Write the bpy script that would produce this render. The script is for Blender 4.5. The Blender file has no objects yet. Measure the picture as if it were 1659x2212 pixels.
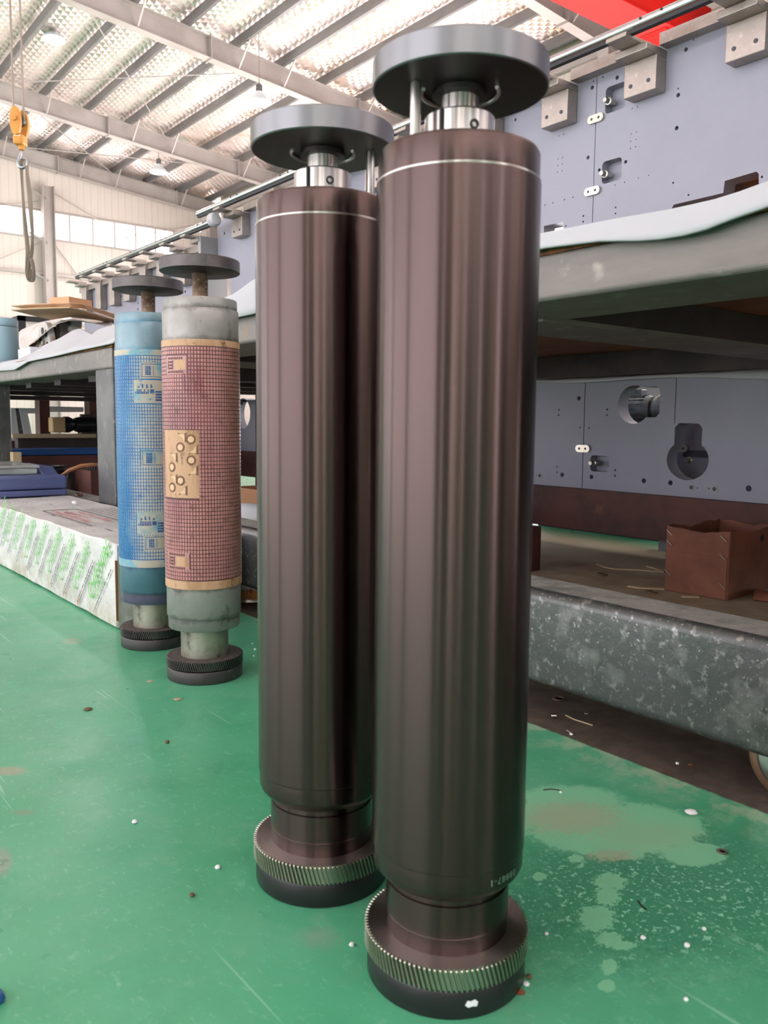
import bpy, bmesh, math, random
from mathutils import Vector, Matrix
random.seed(7)
PI = math.pi
scene = bpy.context.scene
COL = scene.collection

# ------------------------------------------------------------------ camera
F_PX, PPX, PPY = 1788.06, 829.5, 1090.28          # focal length / principal point, 1659 x 2212 px
PITCH, ROLL, YAW, CAM_Z = math.radians(5.7045), math.radians(0.4861), math.radians(38.238), 0.66
_fw = Vector((math.sin(YAW), math.cos(YAW), 0)); _rt = Vector((math.cos(YAW), -math.sin(YAW), 0)); _up = Vector((0, 0, 1))
CF = _fw * math.cos(PITCH) - _up * math.sin(PITCH)
_u = _fw * math.sin(PITCH) + _up * math.cos(PITCH)
CR = _rt * math.cos(ROLL) + _u * math.sin(ROLL)
CU = -_rt * math.sin(ROLL) + _u * math.cos(ROLL)
CO = Vector((0, 0, CAM_Z))
cam_data = bpy.data.cameras.new('camera'); cam = bpy.data.objects.new('camera', cam_data); COL.objects.link(cam)
cam.matrix_world = Matrix(((CR.x, CU.x, -CF.x, CO.x), (CR.y, CU.y, -CF.y, CO.y), (CR.z, CU.z, -CF.z, CO.z), (0, 0, 0, 1)))
cam_data.sensor_fit = 'VERTICAL'; cam_data.sensor_height = 36.0; cam_data.sensor_width = 27.0
cam_data.lens = F_PX / 2212 * 36.0
cam_data.shift_y = -(1106 - PPY) / 2212
cam_data.clip_start = 0.05; cam_data.clip_end = 200
cam_data.dof.use_dof = True; cam_data.dof.focus_distance = 2.5; cam_data.dof.aperture_fstop = 9.0
scene.camera = cam

# ------------------------------------------------------------------ world, exposure, large lights
scene.view_settings.view_transform = 'Standard'; scene.view_settings.look = 'None'
scene.view_settings.gamma = 1.0; scene.view_settings.use_curve_mapping = False
scene.view_settings.exposure = 1.0
try:
    scene.cycles.use_denoising = True
    scene.cycles.max_bounces = 8; scene.cycles.diffuse_bounces = 4; scene.cycles.glossy_bounces = 4; scene.cycles.transparent_max_bounces = 12
    scene.cycles.sample_clamp_indirect = 6.0; scene.cycles.caustics_reflective = False; scene.cycles.caustics_refractive = False
except Exception:
    pass
world = bpy.data.worlds.new('world'); scene.world = world; world.use_nodes = True
bg = world.node_tree.nodes['Background']; bg.inputs[0].default_value = (1.0, 0.955, 0.985, 1); bg.inputs[1].default_value = 1.9

sun_data = bpy.data.lights.new('sun', 'SUN'); sun_data.energy = 26.0; sun_data.angle = math.radians(.6); sun_data.color = (1.0, .955, .97)
sun = bpy.data.objects.new('sun', sun_data); COL.objects.link(sun); sun.rotation_euler = Vector((.50, -.25, .83)).to_track_quat('Z', 'Y').to_euler()

# ------------------------------------------------------------------ pixel -> place helpers (a pixel gives only a direction)
def ray(x, y): return CF + CR * ((x - PPX) / F_PX) + CU * ((PPY - y) / F_PX)
def onz(x, y, z=0.0): d = ray(x, y); return CO + d * ((z - CAM_Z) / d.z)
def onx(x, y, X): d = ray(x, y); return CO + d * (X / d.x)
def ony(x, y, Y): d = ray(x, y); return CO + d * (Y / d.y)

# ------------------------------------------------------------------ mesh helpers
class MB:
    def __init__(s): s.v = []; s.f = []; s.sm = []; s.mi = []; s.cur = 0
    def add(s, vs, fs, smooth=False):
        o = len(s.v); s.v += [tuple(v) for v in vs]
        for f in fs: s.f.append([i + o for i in f]); s.sm.append(smooth); s.mi.append(s.cur)
        return s
    def box(s, x0, x1, y0, y1, z0, z1):
        x0, x1 = min(x0, x1), max(x0, x1); y0, y1 = min(y0, y1), max(y0, y1); z0, z1 = min(z0, z1), max(z0, z1)
        return s.add([(x0,y0,z0),(x1,y0,z0),(x1,y1,z0),(x0,y1,z0),(x0,y0,z1),(x1,y0,z1),(x1,y1,z1),(x0,y1,z1)],
                     [[0,3,2,1],[4,5,6,7],[0,1,5,4],[1,2,6,5],[2,3,7,6],[3,0,4,7]])
    def bar(s, a, b, w, h, up=(0,0,1)):           # rectangular bar from a to b, w sideways, h along up
        a, b, up = Vector(a), Vector(b), Vector(up); d = (b - a).normalized(); r = d.cross(up)
        if r.length < 1e-6: r = d.cross(Vector((1,0,0)))
        r.normalize(); u = r.cross(d).normalized()
        c = [(-w/2,-h/2),(w/2,-h/2),(w/2,h/2),(-w/2,h/2)]
        vs = [a + r*i + u*j for i, j in c] + [b + r*i + u*j for i, j in c]
        return s.add(vs, [[3,2,1,0],[4,5,6,7],[0,1,5,4],[1,2,6,5],[2,3,7,6],[3,0,4,7]])
    def ibeam(s, a, b, w, h, t=.012, up=(0,0,1)):
        a, b, up = Vector(a), Vector(b), Vector(up); d = (b - a).normalized(); r = d.cross(up).normalized(); u = r.cross(d).normalized()
        tw = t
        pr = [(-w/2,-h/2),(w/2,-h/2),(w/2,-h/2+tw),(t/2,-h/2+tw),(t/2,h/2-tw),(w/2,h/2-tw),(w/2,h/2),(-w/2,h/2),(-w/2,h/2-tw),(-t/2,h/2-tw),(-t/2,-h/2+tw),(-w/2,-h/2+tw)]
        n = len(pr); vs = [a + r*i + u*j for i, j in pr] + [b + r*i + u*j for i, j in pr]
        return s.add(vs, [[i,(i+1)%n,(i+1)%n+n,i+n] for i in range(n)] + [list(range(n))[::-1], list(range(n,2*n))])
    def prism(s, poly, axis, a, b, smooth=False): # poly: 2-D outline in the two other axes, extruded a..b on axis
        def P(p, t):
            if axis == 'x': return (t, p[0], p[1])
            if axis == 'y': return (p[0], t, p[1])
            return (p[0], p[1], t)
        n = len(poly); vs = [P(p, a) for p in poly] + [P(p, b) for p in poly]
        s.add(vs, [[i,(i+1)%n,(i+1)%n+n,i+n] for i in range(n)], smooth)
        o = len(s.v) - 2*n
        s.f += [[o+i for i in range(n)][::-1], [o+n+i for i in range(n)]]; s.sm += [False, False]; s.mi += [s.cur, s.cur]
        return s
    def lathe(s, prof, seg=48, c=(0,0,0), axis='z', smooth=True):   # prof: list of (r, h)
        o = len(s.v); k = len(prof); ring = []
        for r, h in prof:
            for i in range(seg):
                a = 2*PI*i/seg; x, y = r*math.cos(a), r*math.sin(a)
                v = (x, y, h) if axis == 'z' else ((h, x, y) if axis == 'x' else (y, h, x))
                s.v.append((c[0]+v[0], c[1]+v[1], c[2]+v[2]))
        for j in range(k-1):
            for i in range(seg):
                i2 = (i+1) % seg
                s.f.append([o+j*seg+i, o+j*seg+i2, o+(j+1)*seg+i2, o+(j+1)*seg+i]); s.sm.append(smooth); s.mi.append(s.cur)
        for j, fl in ((0, True), (k-1, False)):
            if prof[j][0] > 1e-6:
                f = [o+j*seg+i for i in range(seg)]
                s.f.append(f[::-1] if fl else f); s.sm.append(False); s.mi.append(s.cur)
        return s
    def tube(s, pts, r, seg=10, closed=False, cap=True):
        pts = [Vector(p) for p in pts]; n = len(pts); o = len(s.v)
        up = Vector((0.13, 0.21, 0.97))
        for i, p in enumerate(pts):
            if closed: d = pts[(i+1) % n] - pts[i-1]
            else: d = pts[min(i+1, n-1)] - pts[max(i-1, 0)]
            d.normalize(); a = d.cross(up); 
            if a.length < 1e-4: a = d.cross(Vector((1,0,0)))
            a.normalize(); b = d.cross(a).normalized()
            rr = r[i] if isinstance(r, (list, tuple)) else r
            for j in range(seg):
                t = 2*PI*j/seg; s.v.append(tuple(p + a*(rr*math.cos(t)) + b*(rr*math.sin(t))))
        for i in range(n if closed else n-1):
            i2 = (i+1) % n
            for j in range(seg):
                j2 = (j+1) % seg; s.f.append([o+i*seg+j, o+i*seg+j2, o+i2*seg+j2, o+i2*seg+j]); s.sm.append(True); s.mi.append(s.cur)
        if cap and not closed:
            s.f.append([o+j for j in range(seg)][::-1]); s.f.append([o+(n-1)*seg+j for j in range(seg)]); s.sm += [False, False]; s.mi += [s.cur, s.cur]
        return s
    def grid(s, rows, smooth=True):               # rows of equal-length point lists
        o = len(s.v); m = len(rows[0])
        for r in rows: s.v += [tuple(p) for p in r]
        for i in range(len(rows)-1):
            for j in range(m-1):
                s.f.append([o+i*m+j, o+i*m+j+1, o+(i+1)*m+j+1, o+(i+1)*m+j]); s.sm.append(smooth); s.mi.append(s.cur)
        return s
    def build(s, name, mat, parent=None, bevel=0, solid=0, loc=None, rot=None, recalc=True, subsurf=0, bseg=2):
        me = bpy.data.meshes.new(name); me.from_pydata(s.v, [], s.f)
        me.polygons.foreach_set('use_smooth', s.sm); me.polygons.foreach_set('material_index', s.mi)
        for m in (mat if isinstance(mat, (list, tuple)) else [mat]): me.materials.append(m)
        if recalc:
            b = bmesh.new(); b.from_mesh(me); bmesh.ops.recalc_face_normals(b, faces=b.faces); b.to_mesh(me); b.free()
        me.update()
        if any(s.sm): me.set_sharp_from_angle(angle=math.radians(38))
        o = bpy.data.objects.new(name, me); COL.objects.link(o)
        if parent: o.parent = parent
        if loc is not None: o.location = loc
        if rot is not None: o.rotation_euler = rot
        if solid: m = o.modifiers.new('thickness', 'SOLIDIFY'); m.thickness = solid; m.offset = 0
        if bevel: m = o.modifiers.new('bevel', 'BEVEL'); m.width = bevel; m.segments = bseg; m.limit_method = 'ANGLE'; m.harden_normals = False
        if subsurf: m = o.modifiers.new('smooth', 'SUBSURF'); m.levels = m.render_levels = subsurf
        return o

def tag(o, label=None, cat=None, group=None, kind=None):
    if label: o['label'] = label
    if cat: o['category'] = cat
    if group: o['group'] = group
    if kind: o['kind'] = kind
    return o
def thing(name, label, cat, loc=(0,0,0), rz=0, group=None):
    o = bpy.data.objects.new(name, None); COL.objects.link(o); o.empty_display_size = .1
    o.location = loc; o.rotation_euler = (0, 0, rz); return tag(o, label, cat, group)
def struct(o): o['kind'] = 'structure'; return o
def share(src, name, parent, loc, rot=(0,0,0), mat=None):     # one more piece that shares a mesh
    o = src.copy(); o.name = name; COL.objects.link(o); o.parent = parent; o.location = loc; o.rotation_euler = rot
    return o
def lerp(a, b, t): return a + (b - a) * t
def interp(pts, x):
    if x <= pts[0][0]: return pts[0][1]
    for (x0, y0), (x1, y1) in zip(pts, pts[1:]):
        if x <= x1: return y0 + (y1 - y0) * (x - x0) / (x1 - x0)
    return pts[-1][1]
def text_mesh(txt, size, shear=0, spacing=1.0, bold=0):
    c = bpy.data.curves.new('lettering', 'FONT'); c.body = txt; c.size = size; c.shear = shear; c.space_character = spacing
    c.offset = bold; c.align_x = 'LEFT'; c.resolution_u = 3; c.fill_mode = 'FRONT'
    o = bpy.data.objects.new('lettering_tmp', c); COL.objects.link(o)
    dg = bpy.context.evaluated_depsgraph_get(); me = bpy.data.meshes.new_from_object(o.evaluated_get(dg))
    bpy.data.objects.remove(o); bpy.data.curves.remove(c); return me
def plate_mesh(outline, holes, depth):             # flat plate with real openings, in x (right) / y (up), extruded +-depth/2 on z
    c = bpy.data.curves.new('plate', 'CURVE'); c.dimensions = '2D'; c.fill_mode = 'BOTH'; c.extrude = depth / 2
    for ol in [outline] + holes:
        sp = c.splines.new('POLY'); sp.points.add(len(ol) - 1)
        for i, (x, y) in enumerate(ol): sp.points[i].co = (x, y, 0, 1)
        sp.use_cyclic_u = True
    o = bpy.data.objects.new('plate_tmp', c); COL.objects.link(o)
    dg = bpy.context.evaluated_depsgraph_get(); me = bpy.data.meshes.new_from_object(o.evaluated_get(dg))
    bpy.data.objects.remove(o); bpy.data.curves.remove(c); return me
def circle(cx, cy, r, n=14): return [(cx + r*math.cos(2*PI*i/n), cy + r*math.sin(2*PI*i/n)) for i in range(n)]
def rrect(x0, x1, y0, y1, r, n=4):
    out = []
    for cx, cy, a0 in ((x1-r, y1-r, 0), (x0+r, y1-r, PI/2), (x0+r, y0+r, PI), (x1-r, y0+r, 3*PI/2)):
        for i in range(n+1): a = a0 + PI/2*i/n; out.append((cx + r*math.cos(a), cy + r*math.sin(a)))
    return out

# ------------------------------------------------------------------ materials
class NT:
    def __init__(s, name):
        s.m = bpy.data.materials.new(name); s.m.use_nodes = True; s.t = s.m.node_tree; s.n = s.t.nodes
        s.b = s.n['Principled BSDF']; s.out = s.n['Material Output']; s._c = None
    def node(s, typ, **kw):
        n = s.n.new(typ)
        for k, v in kw.items(): setattr(n, k, v)
        return n
    def link(s, a, b): s.t.links.new(a, b)
    def coord(s, kind='Object', scale=(1,1,1), rot=(0,0,0)):
        if s._c is None: s._c = s.node('ShaderNodeTexCoord')
        m = s.node('ShaderNodeMapping'); m.inputs['Scale'].default_value = scale; m.inputs['Rotation'].default_value = rot
        s.link(s._c.outputs[kind], m.inputs['Vector']); return m.outputs[0]
    def noise(s, scale=5, detail=5, rough=.6, vec=None, dist=0):
        n = s.node('ShaderNodeTexNoise'); n.inputs['Scale'].default_value = scale; n.inputs['Detail'].default_value = detail
        n.inputs['Roughness'].default_value = rough; n.inputs['Distortion'].default_value = dist
        s.link(vec if vec is not None else s.coord(), n.inputs['Vector']); return n.outputs['Fac']
    def ramp(s, fac, lo, hi, a=0.0, b=1.0):
        n = s.node('ShaderNodeMapRange'); n.clamp = True
        n.inputs['From Min'].default_value = lo; n.inputs['From Max'].default_value = hi
        n.inputs['To Min'].default_value = a; n.inputs['To Max'].default_value = b
        s.link(fac, n.inputs['Value']); return n.outputs[0]
    def math(s, op, a, b=None):
        n = s.node('ShaderNodeMath', operation=op)
        for i, v in enumerate((a, b)):
            if v is None: continue
            if isinstance(v, (int, float)): n.inputs[i].default_value = v
            else: s.link(v, n.inputs[i])
        return n.outputs[0]
    def mix(s, fac, a, b):
        n = s.node('ShaderNodeMix', data_type='RGBA')
        if isinstance(fac, (int, float)): n.inputs[0].default_value = fac
        else: s.link(fac, n.inputs[0])
        for v, i in ((a, 6), (b, 7)):
            if isinstance(v, (tuple, list)): n.inputs[i].default_value = (*v[:3], 1)
            else: s.link(v, n.inputs[i])
        return n.outputs[2]
    def bump(s, h, strength=.3, dist=.01):
        n = s.node('ShaderNodeBump'); n.inputs['Strength'].default_value = strength; n.inputs['Distance'].default_value = dist
        s.link(h, n.inputs['Height']); s.link(n.outputs[0], s.b.inputs['Normal'])
    def sep(s, vec):
        n = s.node('ShaderNodeSeparateXYZ'); s.link(vec, n.inputs[0]); return n.outputs
    def set(s, col=None, rough=None, metal=None, **kw):
        for k, v in (('Base Color', col), ('Roughness', rough), ('Metallic', metal)):
            if v is None: continue
            if isinstance(v, (int, float)): s.b.inputs[k].default_value = v
            elif isinstance(v, (tuple, list)): s.b.inputs[k].default_value = (*v[:3], 1)
            else: s.link(v, s.b.inputs[k])
        for k, v in kw.items():
            k = k.replace('_', ' ')
            if k in s.b.inputs:
                if isinstance(v, (tuple, list)): s.b.inputs[k].default_value = (*v[:3], 1)
                else: s.b.inputs[k].default_value = v
        return s.m
def srgb(r, g, b):
    f = lambda c: (c/255/12.92) if c/255 <= .04045 else ((c/255+.055)/1.055)**2.4
    return (f(r), f(g), f(b))
def simple(name, col, rough=.5, metal=0, layers=(), bump=0, bscale=60, rvar=0, **kw):
    # layers: (colour, noise scale, from, to[, stretch])
    t = NT(name); c = col
    for l in layers:
        vec = t.coord(scale=l[4]) if len(l) > 4 else t.coord()
        c = t.mix(t.ramp(t.noise(l[1], 6, .62, vec), l[2], l[3]), c, l[0])
    r = rough
    if rvar: r = t.ramp(t.noise(bscale*.3, 4), .3, .7, max(0, rough-rvar), min(1, rough+rvar))
    t.set(c, r, metal, **kw)
    if bump: t.bump(t.noise(bscale, 5), bump)
    return t.m
# ================================================================== MATERIALS
def floor_material():
    t = NT('green_epoxy_floor'); co = t.coord(); x, y, z = t.sep(co)
    g = t.mix(t.ramp(t.noise(1.3, 4), .32, .68), srgb(66, 166, 120), srgb(100, 184, 144))
    g = t.mix(t.ramp(t.noise(4.5, 6, .65), .5, .72, 0, .55), g, srgb(54, 146, 106))
    g = t.mix(t.ramp(t.noise(38, 5, .7), .58, .70, 0, .42), g, srgb(140, 212, 176))
    g = t.mix(t.ramp(t.noise(120, 5, .7, t.coord(scale=(1, .35, 1), rot=(0, 0, .6))), .58, .68, 0, .4), g, srgb(156, 216, 186))
    g = t.mix(t.ramp(t.noise(11, 6, .7), .56, .70, 0, .45), g, srgb(124, 182, 148))          # fine scuffs
    for rot, sc in ((.5, (55, 1.3, 1)), (-.9, (48, 1.6, 1)), (1.35, (60, 1.1, 1))):               # long scratches
        v = t.coord(scale=sc, rot=(0, 0, rot)); g = t.mix(t.ramp(t.noise(1.0, 2, .5, v), .70, .735, 0, .5), g, srgb(160, 222, 192))
    wob = t.math('MULTIPLY', t.math('SUBTRACT', t.noise(26, 6, .7), .5), 1.35)
    wob2 = t.math('MULTIPLY', t.math('SUBTRACT', t.noise(110, 7, .75), .5), 3.6)
    def patch(px, py, rx_px, ry_px, soft=.10, wscale=1.0, fine=False):
        c = onz(px, py); a = onz(px + rx_px, py); b = onz(px, py + ry_px)
        ex, ey = (a - c), (b - c)
        # inverse of the 2x2 matrix that maps the unit disc to the patch on the floor
        det = ex.x*ey.y - ex.y*ey.x
        i00, i01, i10, i11 = ey.y/det, -ey.x/det, -ex.y/det, ex.x/det
        dx = t.math('SUBTRACT', x, c.x); dy = t.math('SUBTRACT', y, c.y)
        u = t.math('ADD', t.math('MULTIPLY', dx, i00), t.math('MULTIPLY', dy, i01))
        v = t.math('ADD', t.math('MULTIPLY', dx, i10), t.math('MULTIPLY', dy, i11))
        d = t.math('SQRT', t.math('ADD', t.math('MULTIPLY', u, u), t.math('MULTIPLY', v, v)))
        d = t.math('ADD', d, t.math('MULTIPLY', wob2 if fine else wob, wscale))
        if not fine: d = t.math('ADD', d, t.math('MULTIPLY', wob2, .12))
        return t.ramp(d, 1 - soft, 1 + soft, 1, 0)
    # darker, glossy area with splashes near the rack on the right
    g = t.mix(t.math('MULTIPLY', patch(1420, 1900, 340, 190, .25), .75), g, srgb(62, 142, 108))
    spl = t.math('MULTIPLY', t.math('MAXIMUM', t.ramp(t.noise(80, 5, .6), .585, .62), t.ramp(t.noise(150, 4, .6), .60, .64)), patch(1420, 1930, 300, 150, .5))
    g = t.mix(spl, g, srgb(146, 216, 180))
    pale = srgb(132, 206, 162)
    for p in ((1330, 1790, 190, 62, .07, .7), (1225, 1745, 130, 55, .1, .6), (1500, 1845, 70, 26, .08, .5), (1318, 1905, 34, 20, .08, .8), (1312, 1935, 26, 22, .08, .8), (1290, 1985, 38, 30, .08, .7),
              (1318, 2030, 30, 17, .08, .8), (1345, 2042, 26, 10, .08, .6), (1315, 2088, 18, 17, .08, .5), (1311, 2130, 18, 14, .08, .5), (1165, 1893, 15, 9, .1, .5), (1245, 1855, 18, 8, .1, .6)):
        g = t.mix(patch(*p, fine=p[2] < 60), g, pale)
    g = t.mix(t.math('MULTIPLY', patch(1235, 1765, 105, 34, .2, 1.0, True), .6), g, srgb(172, 174, 142))
    g = t.mix(t.math('MULTIPLY', patch(1320, 1848, 50, 12, .2, 1.0, True), .6), g, srgb(172, 172, 142))
    g = t.mix(t.math('MULTIPLY', patch(1400, 1805, 110, 30, .3, 1.0, True), .4), g, srgb(158, 190, 150))
    for p, c in (((20, 1665, 36, 9, .3, .4), (165, 152, 130)), ((2, 1860, 22, 30, .3, .4), (150, 150, 138)), ((690, 2025, 40, 22, .5, .6), (128, 165, 140)), ((155, 1385, 20, 7, .3, .5), (165, 178, 150)), ((50, 1755, 22, 6, .4, .4), (120, 140, 110))):
        g = t.mix(t.math('MULTIPLY', patch(*p, fine=True), .6), g, srgb(*c))
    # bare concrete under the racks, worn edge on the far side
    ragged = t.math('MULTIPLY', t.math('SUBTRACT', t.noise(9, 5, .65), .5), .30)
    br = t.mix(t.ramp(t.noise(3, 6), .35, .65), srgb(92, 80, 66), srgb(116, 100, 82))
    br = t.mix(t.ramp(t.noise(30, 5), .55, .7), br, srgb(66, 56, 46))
    br = t.mix(t.ramp(t.math('ADD', x, ragged), 1.55, 1.9), t.mix(t.ramp(t.noise(22, 5), .4, .65), srgb(72, 62, 54), srgb(92, 80, 69)), t.mix(t.ramp(t.noise(6, 6), .35, .65), srgb(172, 152, 126), srgb(148, 128, 104)))  # concrete made paler further in, standing in for light missing under the rack
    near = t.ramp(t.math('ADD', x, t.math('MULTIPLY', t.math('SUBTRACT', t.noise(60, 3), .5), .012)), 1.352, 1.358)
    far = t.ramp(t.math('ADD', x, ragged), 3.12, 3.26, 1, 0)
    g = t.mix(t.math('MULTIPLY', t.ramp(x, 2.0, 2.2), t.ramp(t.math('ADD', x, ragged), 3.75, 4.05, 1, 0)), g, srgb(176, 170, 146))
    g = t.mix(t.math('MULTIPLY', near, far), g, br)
    g = t.mix(t.ramp(x, 7.4, 7.5), g, srgb(168, 162, 158))  # unseen grey strip near the right wall, added for a neutral bounce
    edge = t.math('MULTIPLY', t.ramp(x, 1.24, 1.35), t.ramp(x, 1.352, 1.358, 1, 0))
    g = t.mix(t.math('MULTIPLY', edge, t.ramp(t.noise(14, 5, .7), .46, .58, 0, .75)), g, srgb(178, 198, 166))
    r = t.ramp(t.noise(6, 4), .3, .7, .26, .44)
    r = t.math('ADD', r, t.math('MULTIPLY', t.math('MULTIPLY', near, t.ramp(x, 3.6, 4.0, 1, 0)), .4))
    t.set(g, r, 0); t.bump(t.noise(18, 5), .10, .01); return t.m

def roller_steel(name, col, rough, aniso=.92, streak=0, dark=None):
    t = NT(name); c = col
    if dark:
        c = t.mix(t.ramp(t.noise(2.2, 3, .5, t.coord(scale=(3, 3, .25))), .35, .65), col, dark)
    t.set(c, rough, 1.0, Anisotropic=aniso, Anisotropic_Rotation=.25)
    tn = t.node('ShaderNodeTangent', direction_type='RADIAL', axis='Z'); t.link(tn.outputs[0], t.b.inputs['Tangent'])
    return t.m

M = {}
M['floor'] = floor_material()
M['steel'] = roller_steel('dark_turned_steel', srgb(90, 77, 75), .27, .94, dark=srgb(74, 60, 58))
M['steel_bright'] = roller_steel('bright_turned_steel', srgb(196, 190, 188), .30, .85)
M['flange'] = roller_steel('dark_flange_steel', srgb(140, 140, 146), .42, .85)
M['flange_face'] = simple('blackened_steel_face', srgb(74, 68, 68), .42, 1.0)
M['flange_old'] = simple('old_dark_steel', srgb(104, 100, 100), .46, .85, layers=((srgb(78, 74, 76), 6, .4, .65), (srgb(132, 126, 122), 22, .6, .72)), rvar=.1, bscale=40)
M['gear'] = simple('bright_gear_steel', srgb(176, 172, 160), .32, 1.0)
M['gear_old'] = simple('old_gear_steel', srgb(96, 94, 92), .42, .9, layers=((srgb(70, 66, 64), 18, .45, .7),))
M['gear_top_old'] = simple('dusty_gear_face', srgb(82, 76, 74), .75, .3, layers=((srgb(112, 104, 98), 120, .5, .65),), bump=.2, bscale=220)
M['black_base'] = simple('black_base_steel', srgb(44, 44, 46), .36, .4)
M['base_old'] = simple('old_black_base', srgb(68, 66, 66), .48, .5, layers=((srgb(104, 100, 96), 14, .58, .72), (srgb(140, 136, 130), 60, .68, .74)))
def alu(name, a, b, c, sc=6, dirt=None, metal=.4):
    t = NT(name); g = t.mix(t.ramp(t.noise(sc, 5, .6), .38, .66), a, b)
    g = t.mix(t.ramp(t.noise(sc*3, 6, .7, t.coord(scale=(1, 1, .5))), .55, .70), g, c)
    x, y, z = t.sep(t.coord())
    for zl in (.2415, .8565, .9330, .1640):                # grime collected along the shoulders
        d = t.math('ABSOLUTE', t.math('SUBTRACT', z, zl)); d = t.math('ADD', d, t.math('MULTIPLY', t.math('SUBTRACT', t.noise(30, 6, .7), .5), .034))
        g = t.mix(t.ramp(d, .001, .009, .55, 0), g, dirt or srgb(74, 72, 66))
    t.set(g, t.ramp(t.noise(12, 4), .3, .7, .30, .48), metal, Anisotropic=.4); t.link(t.node('ShaderNodeTangent', direction_type='RADIAL', axis='Z').outputs[0], t.b.inputs['Tangent']); return t.m
M['alu_grey'] = alu('stained_aluminium', srgb(158, 155, 152), srgb(130, 128, 125), srgb(92, 88, 83))
M['alu_blue'] = alu('ink_stained_aluminium', srgb(126, 148, 156), srgb(108, 134, 146), srgb(62, 120, 152), dirt=srgb(70, 120, 150))
M['alu_teal'] = alu('teal_ink_stained_aluminium', srgb(82, 120, 138), srgb(104, 134, 150), srgb(62, 96, 130), dirt=srgb(60, 80, 110))
M['alu_violet'] = alu('violet_ink_stained_steel', srgb(96, 94, 122), srgb(112, 102, 130), srgb(76, 82, 114))
M['alu_dark'] = alu('grey_stained_steel', srgb(142, 140, 138), srgb(122, 120, 120), srgb(94, 90, 86))
M['neck_old'] = simple('stained_journal_steel', srgb(168, 164, 152), .40, .8, layers=((srgb(128, 122, 114), 12, .42, .6), (srgb(92, 78, 74), 26, .6, .7)))
M['shaft_rust'] = simple('rusty_shaft', srgb(128, 106, 90), .55, .6, layers=((srgb(84, 62, 48), 18, .42, .6), (srgb(158, 140, 122), 40, .6, .7)))
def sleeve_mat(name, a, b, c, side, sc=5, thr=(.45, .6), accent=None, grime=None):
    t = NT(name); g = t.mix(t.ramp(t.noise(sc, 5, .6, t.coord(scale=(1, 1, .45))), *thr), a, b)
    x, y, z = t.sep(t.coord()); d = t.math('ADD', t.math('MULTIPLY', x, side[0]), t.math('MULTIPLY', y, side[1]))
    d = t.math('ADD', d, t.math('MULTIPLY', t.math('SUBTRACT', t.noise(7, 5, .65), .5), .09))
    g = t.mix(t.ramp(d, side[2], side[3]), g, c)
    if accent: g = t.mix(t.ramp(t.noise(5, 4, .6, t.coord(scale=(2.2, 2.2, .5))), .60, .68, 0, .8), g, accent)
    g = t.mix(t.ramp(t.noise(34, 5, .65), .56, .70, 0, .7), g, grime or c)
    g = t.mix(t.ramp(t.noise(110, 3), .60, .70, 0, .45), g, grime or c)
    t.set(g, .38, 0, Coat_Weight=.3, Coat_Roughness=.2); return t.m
# the rear left sleeve is inked blue on its left side, bare beige towards the right; the other is pink
M['pad_blue'] = sleeve_mat('beige_plate_with_blue_ink', srgb(190, 188, 182), srgb(128, 172, 190), srgb(26, 116, 168), (-.78, .60, .000, .050), 6, (.5, .68), grime=srgb(66, 122, 176))
M['groove_blue'] = simple('blue_ink_groove', srgb(38, 96, 164), .45, 0, layers=((srgb(70, 140, 186), 9, .45, .7),))
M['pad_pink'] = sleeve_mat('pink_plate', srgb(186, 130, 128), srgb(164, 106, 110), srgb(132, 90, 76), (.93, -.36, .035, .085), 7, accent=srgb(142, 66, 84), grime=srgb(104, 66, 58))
M['groove_pink'] = simple('dark_red_ink_groove', srgb(74, 40, 42), .5, 0, layers=((srgb(120, 66, 72), 10, .45, .7),))
M['plate_bare'] = simple('bare_tan_plate', srgb(200, 158, 126), .55, 0, layers=((srgb(168, 126, 92), 14, .48, .62, (1, 1, .2)), (srgb(112, 76, 58), 34, .60, .70)))
M['plate_relief'] = simple('tan_relief', srgb(222, 184, 150), .5)
M['ink_dark'] = simple('dark_ink_line', srgb(84, 54, 46), .6)
M['ink_halo'] = simple('brown_ink_smudge', srgb(128, 88, 64), .6, 0, layers=((srgb(92, 60, 46), 60, .45, .65),))
M['ink_blue'] = simple('blue_ink_print', srgb(52, 84, 142), .5, 0, layers=((srgb(86, 128, 168), 60, .5, .66),))
M['plate_beige'] = simple('beige_plate_edge', srgb(190, 182, 168), .55, 0, layers=((srgb(120, 172, 192), 16, .48, .62), (srgb(60, 136, 184), 34, .60, .70)))
M['concrete_dark'] = simple('dark_metal_paint', srgb(92, 92, 94), .5)
M['rack_grey'] = simple('weathered_grey_beam', srgb(132, 125, 122), .55, .25, layers=((srgb(112, 107, 106), 4, .4, .62, (1, .4, 2)), (srgb(164, 158, 150), 14, .58, .72), (srgb(150, 122, 96), 5, .66, .74)), bump=.12, bscale=30)
M['rack_lower'] = simple('scuffed_dark_channel', srgb(96, 94, 97), .30, .5, layers=((srgb(80, 84, 82), 3, .4, .6), (srgb(128, 127, 126), 9, .54, .68), (srgb(150, 148, 146), 46, .56, .68), (srgb(176, 172, 168), 110, .62, .70), (srgb(190, 156, 100), 12, .745, .76)), bump=.1, bscale=50)
M['channel_dust'] = simple('dusty_channel_top', srgb(150, 148, 144), .7, .1, layers=((srgb(112, 112, 110), 12, .45, .62), (srgb(176, 172, 164), 40, .58, .7)))
M['rack_post'] = simple('scuffed_grey_post', srgb(98, 98, 98), .42, .45, layers=((srgb(74, 76, 78), 5, .4, .62), (srgb(150, 148, 146), 40, .6, .7, (1, 1, .3))), bump=.08, bscale=40)
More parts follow.
